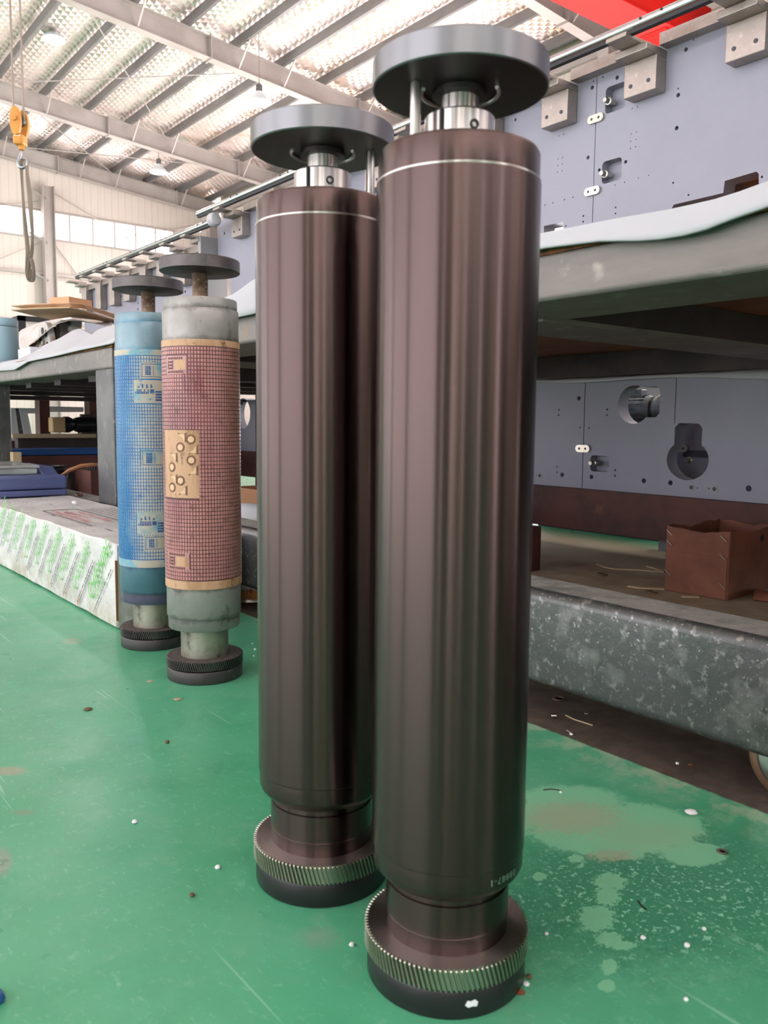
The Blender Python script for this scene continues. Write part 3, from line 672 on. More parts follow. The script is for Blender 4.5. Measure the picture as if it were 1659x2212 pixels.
for w in wins[1:]:
    aa, ab, za, zb = w; e = curved(MB(), aa, ab, za, zb, .0957, .0950, 8).build('emblem_block', M['pad_pink'], sleeve)
    mb = MB(); W = (ab-aa) % (2*PI); H = zb-za
    for k in range(9): curved(mb, aa+W*(.10+.085*k), aa+W*(.15+.085*k), za+H*.80, za+H*.92, .0961, .0950, 1); curved(mb, aa+W*(.10+.085*k), aa+W*(.15+.085*k), za+H*.06, za+H*.18, .0961, .0950, 1)
    curved(mb, aa+W*.10, aa+W*.14, za+H*.25, za+H*.75, .0961, .095, 1); curved(mb, aa+W*.36, aa+W*.40, za+H*.25, za+H*.75, .0961, .095, 1)
    for k in range(3): curved(mb, aa+W*.18, aa+W*.33, za+H*(.27+.17*k), za+H*(.37+.17*k), .0961, .095, 2)
    mb.build('emblem_marks', M['ink_dark'], e)
    curved(MB(), aa+W*.48, aa+W*.95, za+H*.24, za+H*.76, .0961, .095, 4).build('emblem_field', M['plate_bare'], e)
a, z = oncyl(502, 1258, R3, .0964); m = MB()
for (u0, u1, w0, w1) in ((-.004,.004,-.0085,-.007), (-.004,.004,.007,.0085), (-.004,-.0026,-.007,.007), (.0026,.004,-.007,.007)): curved(m, a+u0/.0964, a+u1/.0964, z+w0, z+w1, .0967, .0960, 1)
m.build('registration_mark', M['ink_dark'], sleeve)

root, sleeve, wins, a0 = plate_roller(R4, 'blue inked gridded printing roller behind the pink one', M['alu_blue'], M['alu_teal'], M['alu_violet'], M['pad_blue'], M['groove_blue'], M['plate_beige'],
    [(303, 783, 352, 818), (289, 821, 352, 871), (305, 970, 356, 1009), (296, 1107, 356, 1155), (312, 1157, 358, 1190)], (80, 60))
for n, (aa, ab, za, zb) in enumerate(wins):
    W = (ab-aa) % (2*PI); H = zb-za
    e = curved(MB(), aa, ab, za, zb, .0957, .0950, 10).build('emblem_block', M['plate_beige'], sleeve)
    mb = MB(); rnd = random.Random(n)
    if n in (1, 3):                                        # rows of glyph-like strokes
        for row, (h0, h1, x0, x1) in enumerate(((.66, .82, .14, .62), (.40, .60, .06, .50))):
            k = x0
            while k < x1:
                w = .035 if row else .05
                curved(mb, aa+W*k, aa+W*(k+w), za+H*h0, za+H*(h1 if rnd.random() > .3 else (h0+h1)/2), .0961, .095, 1); 
                if rnd.random() > .4: curved(mb, aa+W*k, aa+W*(k+w*1.6), za+H*(h0+.02), za+H*(h0+.06), .0961, .095, 1)
                k += w*1.7 + (.06 if not row else 0)
        curved(mb, aa+W*.56, aa+W*.70, za+H*.42, za+H*.60, .0961, .095, 2)
        for k in range(4): curved(mb, aa+W*.74, aa+W*.95, za+H*(.10+.12*k), za+H*(.18+.12*k), .0961, .095, 3)
    else:
        for z_ in (.10, .88): curved(mb, aa+W*.04, aa+W*.98, za+H*z_, za+H*(z_+.035), .0961, .095, 8)
        curved(mb, aa+W*.06, aa+W*.08, za+H*.1, za+H*.9, .0961, .095, 1)
        for k in range(5): curved(mb, aa+W*.22, aa+W*.46, za+H*(.24+.11*k), za+H*(.31+.11*k), .0961, .095, 3)
        for k in range(3): curved(mb, aa+W*(.22+.09*k), aa+W*(.25+.09*k), za+H*.22, za+H*.80, .0961, .095, 1)
        curved(mb, aa+W*.56, aa+W*.58, za+H*.2, za+H*.8, .0961, .095, 1)
    mb.build('emblem_marks', M['ink_blue'], e)
# ================================================================== RACK TABLES
XA = 1.37
def rounded_channel(mb, y0, y1, z0, z1, x0, x1, r=.022):          # channel standing on edge, rounded outer corners facing the aisle
    pr = []
    for i in range(6): a = PI/2 + PI/2*i/5; pr.append((x0 + r + r*math.cos(a), z1 - r + r*math.sin(a)))
    for i in range(6): a = PI + PI/2*i/5; pr.append((x0 + r + r*math.cos(a), z0 + r + r*math.sin(a)))
    th = .014
    pr += [(x1, z0), (x1, z0+th), (x0+th, z0+th), (x0+th, z1-th), (x1, z1-th), (x1, z1)]
    mb.prism(pr, 'y', y0, y1, True); mb.mi[17] = 1; mb.mi[16] = 1; return mb
t1 = thing('steel_rack_table', 'long two-tier steel rack table filling the right side, carrying grey press plates', 'rack', (0, 0, 0))
rounded_channel(MB(), -1.3, 3.70, .085, .296, XA, 1.50).build('lower_front_channel', [M['rack_lower'], M['channel_dust']], t1)
MB().prism([(XA, .925), (XA+.006, .918), (1.655, .918), (1.655, 1.012), (1.40, 1.018), (XA, 1.012)], 'y', -1.3, 3.70).build('upper_front_beam', M['rack_grey'], t1, bevel=.004)
MB().box(XA+.004, 1.62, -1.3, 3.7, 1.014, 1.032).build('deck_edge_board', M['rust_edge'], t1)
MB().box(1.44, 3.62, -1.3, 3.70, 1.016, 1.030).build('deck_board', M['plywood'], t1)
MB().box(3.46, 3.62, -1.3, 3.70, .90, 1.014).build('upper_back_beam', M['dark_beam'], t1)
MB().box(3.46, 3.62, -1.3, 3.70, .108, .322).build('lower_back_beam', M['red_primer'], t1)
for Y in (-.85, 1.40, 3.35):
    cbm = MB().box(1.66, 3.46, Y, Y+.22, .926, 1.014).build('cross_beam', M['dark_beam'], t1)
    MB().box(1.60, 3.46, Y, Y+.24, .912, .925).build('bottom_flange', M['rack_grey'], cbm)
for Y in (-.95, 3.47):
    YC = Y if Y < 0 else Y - .2
    MB().box(XA+.012, 1.50, Y, Y+.20, .28, .925).build('post', M['rack_post'], t1, bevel=.01)
    MB().box(3.46, 3.62, Y, Y+.16, .32, .91).build('post', M['red_primer'], t1)
    MB().box(1.50, 3.46, YC+.02, YC+.16, .10, .25).build('lower_cross_beam', M['red_primer'], t1)
# caster under the front channel
def caster(Y, X):
    c = MB().lathe([(.020, -.024), (.066, -.024), (.0745, -.020), (.0745, -.016), (.070, -.013), (.070, .013), (.0745, .016), (.0745, .020), (.066, .024), (.020, .024)], 48, axis='x').build('caster_wheel', M['rim_rust'], t1, loc=(X, Y, .0745))
    MB().lathe([(.020, -.030), (.050, -.030), (.056, -.027), (.060, -.022), (.018, -.020)], 40, axis='x').build('wheel_disc', M['rim_steel'], c)
    MB().lathe([(.0, -.036), (.018, -.036), (.020, -.030)], 24, axis='x').build('wheel_hub', M['rim_steel'], c)
    MB().box(X-.045, X+.045, Y-.05, Y+.05, .150, .29).build('caster_bracket', M['rack_lower'], t1)
caster(.655, 1.445); caster(3.0, 1.445)
for yy in (-.9, 3.5): MB().box(3.48, 3.6, yy, yy+.12, 0, .11).build('foot', M['red_primer'], t1)

t2 = thing('steel_rack_table', 'scuffed grey steel rack table beyond the printing rollers, white box at its foot', 'rack', (0, 0, 0))
PY0, PY1 = 3.735, 3.965
rounded_channel(MB(), 3.73, 6.36, .10, .262, XA, 1.50).build('lower_front_channel', [M['rack_post'], M['channel_dust']], t2)
MB().prism([(XA, .900), (XA+.006, .892), (1.62, .892), (1.62, .985), (XA, .985)], 'y', 3.73, 6.36).build('upper_front_beam', M['rack_grey'], t2, bevel=.004)
MB().box(XA+.004, 1.6, 3.73, 6.36, .986, 1.002).build('deck_edge_board', M['rust_edge'], t2)
MB().box(1.44, 3.42, 3.73, 6.36, .988, 1.0).build('deck_board', M['dark_beam'], t2)
for Y in (PY0, 6.11):
    MB().box(XA+.003, 1.53, Y, Y+.23, .255, .895).build('post', M['rack_post'], t2, bevel=.012)
    MB().box(1.53, 3.28, Y+.03, Y+.18, .86, .985).build('cross_beam', M['dark_beam'], t2)
    MB().box(3.28, 3.42, min(Y, 5.64)+.02, min(Y, 5.64)+.18, 0, .90).build('back_post', M['dark_beam'], t2)
for Y in (4.4, 5.0, 5.6): MB().box(1.53, 3.28, Y, Y+.12, .86, .985).build('cross_beam', M['dark_beam'], t2)
MB().box(3.28, 3.42, 3.73, 6.36, .88, .985).build('upper_back_beam', M['dark_beam'], t2)
for z in (3.80, 6.16): MB().box(XA+.03, XA+.12, z, z+.12, 0, .11).build('levelling_foot', M['rack_post'], t2)

# red-primer frame further down the row, seen through the open bay
t3 = thing('primed_steel_frame', 'red primer steel frame with uprights, seen through the bay of the grey rack', 'rack', (0, 0, 0))
for (x0, x1) in ((86, 108), (194, 213)):
    a, b = ony(x0, 900, 7.5).x, ony(x1, 900, 7.5).x
    MB().box(a, b, 7.5, 7.64, .0, 1.0).build('upright', M['red_primer'], t3)
MB().box(1.50, 3.5, 7.42, 7.56, .395, .475).build('cross_rail', M['red_primer'], t3)
MB().box(1.50, 3.5, 6.45, 6.60, .255, .385).build('low_rail', M['red_primer'], t3)
for k, z in enumerate((.80, .845, .90, .95)):
    MB().box(1.60, 3.5, 6.42 + .35*k, 6.54 + .35*k, z, z+.03).build('deck_batten', M['dark_beam'], t3)
MB().box(1.40, 3.55, 6.38, 9.6, .97, 1.0).build('deck_board', M['dark_beam'], t3)
MB().box(1.40, 1.5, 6.38, 9.6, .86, .97).build('front_beam', M['rack_grey'], t3)
for (x, y) in ((1.42, 6.64), (1.42, 9.4), (3.36, 6.64), (3.36, 9.4)): MB().box(x, x+.1, y, y+.1, 0, .97).build('leg', M['red_primer'], t3)
for x in (1.55, 3.3): MB().box(x, x+.09, 6.47, 6.58, 0, .256).build('rail_foot', M['red_primer'], t3)
# rails below carry trays and motors
tag(MB().prism([(1.66, .388), (2.75, .388), (2.80, .432), (1.60, .432)], 'y', 6.50, 6.90).build('tray', M['blue_bright'], bevel=.006), 'bright blue tray lying on the red primer rails', 'tray')

def motor(name, label, body, gearb, L, r, loc, rz):
    root = thing(name, label, 'motor', loc, rz)
    m = MB().lathe([(.2*r, 0), (r*.92, 0), (r, .02), (r, L-.02), (r*.92, L)], 28, axis='x'); m.build('motor_body', body, root)
    f = MB()
    for k in range(18):
        a = 2*PI*k/18; f.bar((.03, r*1.03*math.cos(a), r*1.03*math.sin(a)), (L-.03, r*1.03*math.cos(a), r*1.03*math.sin(a)), r*.06, r*.10, up=(0, math.cos(a), math.sin(a)))
    f.build('cooling_fins', body, root)
    MB().lathe([(r*.4, L), (r*1.02, L), (r*1.02, L+.05), (r*.8, L+.06)], 28, axis='x').build('fan_cover', body, root)
    MB().box(L*.25, L*.75, -r*.45, r*.45, r*.9, r*1.45).build('terminal_box', body, root, bevel=.004)
    MB().lathe([(r*.5, -.10), (r*1.1, -.09), (r*1.1, -.05), (r*.7, 0)], 24, axis='x').build('end_bell', body, root)
    MB().box(-.20, -.09, -r*.95, r*.95, -r*1.05, r*1.0).build('gearbox', gearb, root, bevel=.01)
    MB().box(L*.2, L*.8, -r*.9, r*.9, -r*1.25, -r*1.0).build('foot', body, root)
    return root
# frame level plank with a black motor
pa = ony(104, 941, 7.2); pb = ony(188, 941, 7.2)
MBp = MB().box(pa.x-.3, pb.x+.05, 7.12, 7.30, pa.z-.018, pa.z+.014)
tag(MBp.build('plank', M['wood_strip']), 'pale plank below the black motor, inside the red primer frame', 'plank')
motor('gear_motor', 'black electric motor with tan gearbox on the plank inside the red frame', M['black_motor'], M['tan_motor'], .21, .062, (pa.x+.22, 7.20, pa.z+.014+.078), 0)
mb = MB().box(pa.x-.25, pb.x+.1, 7.16, 7.26, .0, pa.z-.018); tag(mb.build('support_block', M['dark_beam']), 'dark block under the pale plank in the red frame', 'block')
# leaning white foam boards and foam slab above
for (px0, px1, pxt0, pxt1, m, lab) in ((29, 47, 28, 36, 'foam', 'white foam board leaning at the left inside the red frame, vertical one'), (60, 76, 47, 62, 'foam', 'white foam board leaning aslant beside the vertical one'), (47, 60, 37, 47, 'rack_lower', 'grey board leaning between the two white foam boards')):
    Y = 7.36 if m == 'foam' else 7.40
    b0, b1 = ony(px0, 951, Y), ony(px1, 951, Y); t0, t1_ = ony(pxt0, 882, Y), ony(pxt1, 882, Y)
    pts = [(b0.x, .477), (b1.x, .477), (t1_.x, t1_.z), (t0.x, t0.z)]
    tag(MB().prism(pts, 'y', Y+.06, Y+.10).build('leaning_board', M[m]), lab, 'board')
for (x0, y0, x1, y1, lab) in ((30, 881, 85, 893, 'white foam slab under the deck at the left of the brown upright'), (105, 878, 182, 890, 'white foam slab under the deck above the black motor')):
    a, b = ony(x0, y0, 7.9), ony(x1, y1, 7.9)
    tag(MB().box(a.x, b.x, 7.9, 8.3, b.z, a.z).build('foam_slab', M['foam'], bevel=.01), lab, 'foam')

# ---------------------------------------------------------------- grey press side plates
XU, XL = 3.30, 3.50
PT = .085                                             # plate thickness
def to_plate(pts, X): return [(lambda v: (v.y, v.z))(onx(x, y, X)) for x, y in pts]
def plate_obj(name, parent, X, outline, big, small, mat, mirror=True):
    """plate in the plane x = X; outline/openings in (y, z).  front layer carries all holes, rear layer only the big openings"""
    T = PT
    for (dep, x, holes, nm) in ((T*.6, X + T*.3, big + small, 0), (T*.4, X + T*.8, big, 1)):
        me = plate_mesh(outline, holes, dep)
        for v in me.vertices: v.co = (x + v.co.z, v.co.x, v.co.y)
        if nm == 0: first = me; continue
        b = bmesh.new(); b.from_mesh(first); b.from_mesh(me); bmesh.ops.recalc_face_normals(b, faces=b.faces)
        out = bpy.data.meshes.new(name); b.to_mesh(out); b.free()
    out.materials.append(mat); o = bpy.data.objects.new(name, out); COL.objects.link(o); o.parent = parent; return o
def hole_px(x, y, rpx, X, n=12):
    c = onx(x, y, X); e = onx(x, y + rpx, X); return circle(c.y, c.z, abs(e.z - c.z), n)
Z6 = lambda x, y: (1100 + x/2.968, y/2.968)            # pixel positions read in an enlarged view of the upper plates
Z8 = lambda x, y: (1130 + x/3.136, 800 + y/3.136)      # ... and of the lower plates

fr = thing('press_side_frame', 'long grey press side plate with steel guide blocks, standing on the near rack table', 'machine plate', (0, 0, 0), 0, 'grey press side plates')
PTOP = onx(1225, 178, XU).z
PBOT = 1.032
seam = onx(1285, 320, XU).y
railY_far = onx(478, 466, XU).y
pend_y = onx(497, 500, XU).y                              # far end of the plate
# left (far) plate and right (near) plate, joined at the seam
def pocket(px0, py0, px1, py1, X, r=.018):
    a, b = onx(px0, py0, X), onx(px1, py1, X); return rrect(min(a.y, b.y), max(a.y, b.y), min(a.z, b.z), max(a.z, b.z), r)
small_r, small_l, big_r, big_l = [], [], [], []
for (x, y, r) in ((1083, 568, 6), (1083, 610, 14), (1073, 822, 14), (746, 1038, 12), (577, 1090, 11), (1051, 1172, 7), (1149, 1250, 7), (1133, 318, 14), (1182, 255, 6), (692, 498, 14), (600, 495, 6), (1620, 1134, 8),
                  (788, 695, 4), (823, 685, 4), (782, 858, 4), (815, 847, 4), (779, 905, 4), (813, 893, 4), (777, 952, 4), (811, 941, 4), (894, 1124, 4), (828, 1142, 4), (740, 1168, 4), (678, 1187, 4), (682, 1330, 6), (681, 1369, 6)):
    small_r.append(hole_px(*Z6(x, y), r/2.968, XU))
for (x, y, r) in ((505, 1010, 12), (532, 562, 14), (412, 612, 14), (540, 520, 6), (348, 860, 4), (320, 871, 4), (342, 1010, 4), (313, 1019, 4), (340, 1052, 4), (311, 1061, 4), (338, 1095, 4), (309, 1104, 4), (408, 1265, 5), (354, 1280, 5), (280, 1301, 5), (230, 1315, 5), (475, 1385, 7), (474, 1422, 7), (363, 1449, 6), (40, 768, 10)):
    small_l.append(hole_px(*Z6(x, y), r/2.968, XU))
pk1 = pocket(*Z6(620, 565), *Z6(742, 690), XU); pk2 = pocket(*Z6(597, 1040), *Z6(718, 1150), XU)
small_r += [pk1, pk2]
nt = [Z6(1385, 1235), Z6(1385, 1165), Z6(1600, 1105), Z6(1610, 1215)]
big_r.append(to_plate([Z6(1040, 1340), Z6(1055, 1312), Z6(1372, 1237), Z6(1382, 1160), Z6(1585, 1100), Z6(1600, 1115), Z6(1600, 1300), Z6(1040, 1480)], XU))
big_l.append(to_plate([Z6(222, 1450), Z6(345, 1422), Z6(350, 1600), Z6(222, 1620)], XU))
NEAR = -.9
ol_r = [(NEAR, PBOT), (seam-.002, PBOT), (seam-.002, PTOP), (NEAR, PTOP)]
pe = pend_y
ol_l = [(seam+.002, PBOT), (pe-.05, PBOT), (pe, PBOT+.25), (pe, PTOP-.45), (pe+.22, PTOP-.38), (pe+.22, PTOP), (seam+.002, PTOP)]
far_pk = rrect(pe-.52, pe-.28, 1.42, 1.66, .03); small_l.append(far_pk)
for (dy, z, r) in ((-.7, 1.72, .012), (-.16, 1.70, .012), (-1.15, 1.75, .012), (-1.6, 2.05, .012), (-1.55, 1.5, .012), (.1, 2.2, .012)): small_l.append(circle(pe+dy, z, r))
plate_obj('side_plate', fr, XU, ol_r, big_r, small_r, M['plate_grey'])
plate_obj('side_plate', fr, XU, ol_l, big_l, small_l, M['plate_grey'])
# joint plates over the seam, screws in the pockets
def joint_plate(x, y, X, parent, tilt=0):
    c = onx(x, y, X); me = plate_mesh(rrect(-.045, .045, -.019, .019, .0185, 6), [circle(-.02, 0, .0065, 10), circle(.02, 0, .0065, 10)], .012)
    for v in me.vertices: v.co = (v.co.z, v.co.x, v.co.y)
    return mesh_obj('joint_plate', me, M['zinc'], parent, (X-.006, c.y, c.z), (0, 0, 0))
joint_plate(*Z6(560, 762), XU, fr); joint_plate(*Z6(538, 1227), XU, fr)
def screw(x, y, X, parent):
    c = onx(x, y, X); MB().lathe([(.0, -.045), (.010, -.045), (.012, -.040), (.012, -.020), (.017, -.018), (.017, .0), (.008, .004), (.008, .03)], 16, axis='x').build('stud_screw', M['zinc'], parent, loc=(X+.012, c.y, c.z))
screw(*Z6(640, 650), XU, fr); screw(*Z6(617, 1118), XU, fr)
# guide blocks and rail along the top
XR = XU - .21
railz = onx(1350, 64, XR).z
blk_z_top = onx(1368, 128, XU-.08).z
def guide_block(y_c, parent, z_low, z_top, w=.165, src=None, rz=None):
    if src: return share(src, 'guide_block', parent, (0, y_c, 0))
    mb = MB(); h = w/2; sad = (rz or railz) - .030; mid = lerp(z_top, sad, .52)
    mb.box(XU-.075, XU-.002, -h, h, z_low, z_top-.01)
    mb.box(XU-.150, XU+.05, -h, h, z_top-.01, mid)
    mb.box(XR-.045, XU-.05, -h*.62, h*.62, mid, sad)
    b = mb.build('guide_block', M['block'], parent, loc=(0, y_c, 0), bevel=.004)
    return b
def rail_line(parent, y0, y1, z, bolts=True):
    X = XR
    r = MB().lathe([(.012, y0), (.022, y0+.004), (.022, y1-.004), (.012, y1)], 24, axis='y').build('guide_rail', M['chrome'], parent, loc=(X, 0, z))
    MB().box(X-.013, X+.013, y0+.01, y1-.01, z-.034, z-.012).build('rail_support', M['black_line'], parent)
    m_ = None; y = y0 + .12
    while y < y1-.1:
        for d in (0, .10):
            if m_ is None: m_ = MB().lathe([(.0, -.0235), (.006, -.0235), (.006, -.015)], 8, axis='x').build('rail_bolt_hole', M['black_line'], r, loc=(0, y+d, .008))
            else: share(m_, 'rail_bolt_hole', r, (0, y+d, .008))
        y += .72
    return r
zl1 = onx(1380, 202, XU-.08).z; 
yc = [onx(x, y, XU-.08).y for x, y in ((1609, 60), (1380, 170), (1195, 240))]
step = (yc[2]-yc[0])/2
ys = [yc[0]-step*2, yc[0]-step, yc[0], yc[1], yc[2]] + [yc[2] + step*k for k in range(1, 5)]
ye = onx(510, 500, XU-.08).y
ys = [y for y in ys if y < ye-.4] + [ye]
b0 = None
for y in ys:
    b = guide_block(y, fr, zl1, blk_z_top, src=b0); b0 = b0 or b
    for d in (-.045, .045): MB().lathe([(.0, -.001), (.009, -.001), (.009, .004)], 12, axis='x').build('dowel_hole', M['hole_dark'], b, loc=(XU-.0765, d, zl1+.045))
rail_line(fr, NEAR, railY_far, railz)
for a, b in zip(ys, ys[1:]):
    MB().box(XU-.060, XU-.001, a+.083, b-.083, PTOP-.028, PTOP+.022).build('top_bar', M['block'], fr)
# brown plywood crate on the rack behind the opening at the foot of the plate
ca = onx(*Z6(1050, 1330), XU + .3); cb_ = onx(*Z6(1640, 1150), XU + .3)
cr = thing('plywood_crate', 'orange brown plywood crate showing through the low cut-out of the near press plate', 'crate', (0, 0, 0))
for k in range(6):
    z0_ = 1.034 + .135*k
    MB().box(XU+.22, XU+.245, cb_.y-.3, ca.y+.35, z0_, z0_+.1345).build('crate_board', M['plywood_bright'] if k % 2 else M['rust_edge'], cr)
for y_ in (cb_.y-.3, lerp(cb_.y-.3, ca.y+.35, .5), ca.y+.25): MB().box(XU+.246, XU+.30, y_, y_+.1, 1.034, 1.84).build('crate_batten', M['plywood_bright'], cr)
# far frame --------------------------------------------------------------------
ff = thing('press_side_frame', 'grey press side plate with closely set guide blocks, at the far end of the row', 'machine plate', (0, 0, 0), 0, 'grey press side plates')
fy0, fy1 = onx(463, 520, XU).y, onx(181, 640, XU).y
PT2 = onx(200, 622, XU).z
small = [circle(onx(x, y, XU).y, onx(x, y, XU).z, .013) for x, y in ((400, 630), (372, 640), (262, 660), (262, 640), (298, 668), (298, 655), (452, 600), (452, 545), (330, 660))]
plate_obj('side_plate', ff, XU, [(fy0+.02, 1.01), (fy1, 1.01), (fy1, PT2), (fy0+.02, PT2)], [], small, M['plate_grey'])
MB().box(XU-.14, XU+.10, fy0-.03, fy0+.02, 1.01, PT2+.05).build('end_cheek', M['plate_edge'], ff)
b1 = None
bx = [(179, 611), (209, 601), (238, 589), (270, 574), (305, 560), (343, 543), (388, 525), (435, 503)]
zt2 = onx(305, 572, XU-.08).z
for x, y in bx:
    yy = onx(x, y, XU-.08).y
    b1 = guide_block(yy, ff, zt2-.30, zt2, .15, b1, rz=onx(300, 542, XR).z) if b1 is None else share(b1, 'guide_block', ff, (0, yy, 0))
rail_line(ff, onx(458, 476, XR).y, onx(165, 605, XR).y, onx(300, 542, XR).z)
MB().lathe([(.0, -.05), (.04, -.045), (.055, -.02), (.055, .02), (.04, .045), (.0, .05)], 20, axis='y').build('rail_end_cap', M['foam'], ff, loc=(XR, onx(458, 476, XR).y - .03, onx(458, 476, XR).z))
MB().box(XU-.05, XU-.001, fy0+.05, fy1, PT2-.03, PT2+.03).build('top_bar', M['block'], ff)

# lower plates standing on the rear beam of the rack ----------------------------------------------
fl_ = thing('press_side_frame', 'grey press side plate with keyhole openings, standing low at the back of the rack', 'machine plate', (0, 0, 0), 0, 'grey press side plates')
Z0L, Z1L = .3225, .888
sml = []
for (x, y, r) in ((378, 190, 15), (264, 708, 15), (463, 722, 15), (818, 748, 17), (998, 762, 17), (1528, 800, 21), (242, 267, 6), (241, 303, 6), (570, 265, 7), (569, 304, 7), (387, 388, 6), (447, 390, 6), (230, 653, 6), (229, 690, 6), (624, 676, 7), (622, 714, 7), (1181, 797, 5), (1258, 800, 5), (92, 712, 5)):
    sml.append(hole_px(*Z8(x, y), r/3.136, XL, 14))
sml.append(pocket(*Z8(457, 575), *Z8(580, 690), XL))
def keyhole(cx, cy, rpx, rect, X):
    c = onx(*Z8(cx, cy), X); r = onx(*Z8(cx, cy - rpx), X).z - c.z
    ra, rb = onx(*Z8(rect[0], rect[1]), X), onx(*Z8(rect[2], rect[3]), X); y0, y1, z0, z1 = min(ra.y, rb.y), max(ra.y, rb.y), min(ra.z, rb.z), max(ra.z, rb.z)
    return c, r, y0, y1, z0, z1
bigs = []
# opening 1: circle with a square notch on its right (towards smaller y)
c, r, y0, y1, z0, z1 = keyhole(750, 232, 130, (820, 112, 922, 318), XL)
pts = []; 
aA = math.atan2(z1 - c.z, -math.sqrt(max(r*r - (z1-c.z)**2, 0))); aB = math.atan2(z0 - c.z, -math.sqrt(max(r*r - (z0-c.z)**2, 0))) 
aA %= 2*PI; aB %= 2*PI                                    # both on the -y side
n = 40
for i in range(n+1):
    a = aB + (aA + 2*PI - aB) * i / n
    if a > 2*PI + aA: break
    pts.append((c.y + r*math.cos(a), c.z + r*math.sin(a)))
pts += [(y0+.02, z1), (y0, z1-.02), (y0, z0+.02), (y0+.02, z0)]
top = Z1L - .012
pts = [(y, min(z, top)) for y, z in pts]; bigs.append(pts); key1 = (c, r)
# opening 2: circle with a slot rising from it
c, r, y0, y1, z0, z1 = keyhole(1112, 608, 136, (1030, 358, 1210, 480), XL)
pts = []
dy = lambda y: math.acos(max(-1, min(1, (y - c.y)/(1.16*r))))
a1, a2 = dy(y1 if abs(y1-c.y) < r else c.y+r*.98), dy(y0 if abs(y0-c.y) < r else c.y-r*.98)
for i in range(n+1):
    a = a2 + (2*PI + a1 - a2) * i / n; pts.append((c.y + 1.16*r*math.cos(a), c.z + r*math.sin(a)))
pts += [(y1, z1-.02), (y1-.02, z1), (y0+.02, z1), (y0, z1-.02)]
bigs.append(pts); key2 = (c, r, z1)
seamL = onx(*Z8(1033, 200), XL).y
# the seams divide the run into plates
s1 = onx(*Z8(415, 300), XL).y
plate_obj('side_plate', fl_, XL, [(-.77, Z0L), (3.44, Z0L), (3.44, Z1L), (-.77, Z1L)], bigs, sml, M['plate_grey'])
for yy, z0_, z1_ in ((s1, Z0L, Z1L), (seamL, key2[2]+.0, Z1L)): MB().box(XL-.0012, XL+.002, yy-.0018, yy+.0018, z0_, z1_).build('seam_line', M['hole_dark'], fl_)
joint_plate(*Z8(410, 530), XL, fl_); screw(*Z8(480, 628), XL, fl_)
for x, y in ((1141, 793), (1297, 804), (114, 713)):
    c_ = onx(*Z8(x, y), XL); MB().lathe([(.0075, -.002), (.018, -.002), (.018, .003)], 20, axis='x').build('bushing', M['plate_edge'], fl_, loc=(XL, c_.y, c_.z))
    MB().lathe([(.0, -.0025), (.010, -.0025), (.010, .003)], 16, axis='x').build('bushing_bore', M['hole_dark'], fl_, loc=(XL, c_.y, c_.z))
# second plate behind, seen through the keyhole
fb = thing('press_side_frame', 'shaded grey plate seen through the keyhole opening of the lower press plate', 'machine plate', (0, 0, 0), 0, 'grey press side plates')
XB = XL + .30
MB().box(XB, XB+.05, key2[0].y-.9, key2[0].y+.33, .0, .86).build('side_plate', M['plate_grey'], fb)
joint_plate(*Z8(1068, 528), XB, fb); screw(*Z8(1130, 608), XB, fb)
pk = onx(*Z8(1180, 590), XB); MB().box(XB-.002, XB+.01, pk.y-.08, pk.y+.08, pk.z, pk.z+.035).build('slot', M['hole_dark'], fb)
# finned motor behind the first opening
mc = onx(*Z8(760, 250), 4.25)
motor('gear_motor', 'grey finned motor wrapped in film behind the round opening of the lower plate', M['grey_motor'], M['grey_motor'], .22, .078, (4.25, mc.y-.12, mc.z-.01), math.radians(100))
tag(MB().box(4.1, 4.5, mc.y-.3, mc.y+.6, 0, mc.z-.118).build('support_block', M['dark_beam']), 'dark stand under the film wrapped motor behind the lower plate', 'block')
tag(MB().box(5.2, 5.7, mc.y-.7, mc.y+1.0, 0, 1.15).build('grey_backdrop', M['plate_edge'], bevel=.01), 'plain grey cabinet far behind the opening with the motor', 'backdrop')  # added block stands in for the grey wall behind the opening
# far plate seen in the gap between the rollers
c_ = onx(537, 895, XL)
# plate seen in the gap between the rollers, standing on the red frame's back rail
pa_, pb_ = onx(522, 866, XL), onx(560, 866, XL)
fz0, fz1 = onx(537, 974, XL).z, onx(537, 864, XL).z
MB().box(XL-.02, XL+.14, 5.95, 9.6, fz0-.22, fz0-.001).build('back_rail', M['red_primer'], t3)
for yy in (6.1, 7.9): MB().box(XL, XL+.12, yy, yy+.12, 0, fz0-.22).build('rail_foot', M['red_primer'], t3)
fm = thing('press_side_frame', 'grey plate with a round cut-out, seen in the gap between the rollers', 'machine plate', (0, 0, 0), 0, 'grey press side plates')
hc = onx(527, 893, XL)
plate_obj('side_plate', fm, XL, [(5.95, fz0), (7.2, fz0), (7.2, fz1), (5.95, fz1)], [circle(hc.y+.02, hc.z, .13, 28)], [circle(6.2, fz0+.02, .012)], M['plate_grey'])

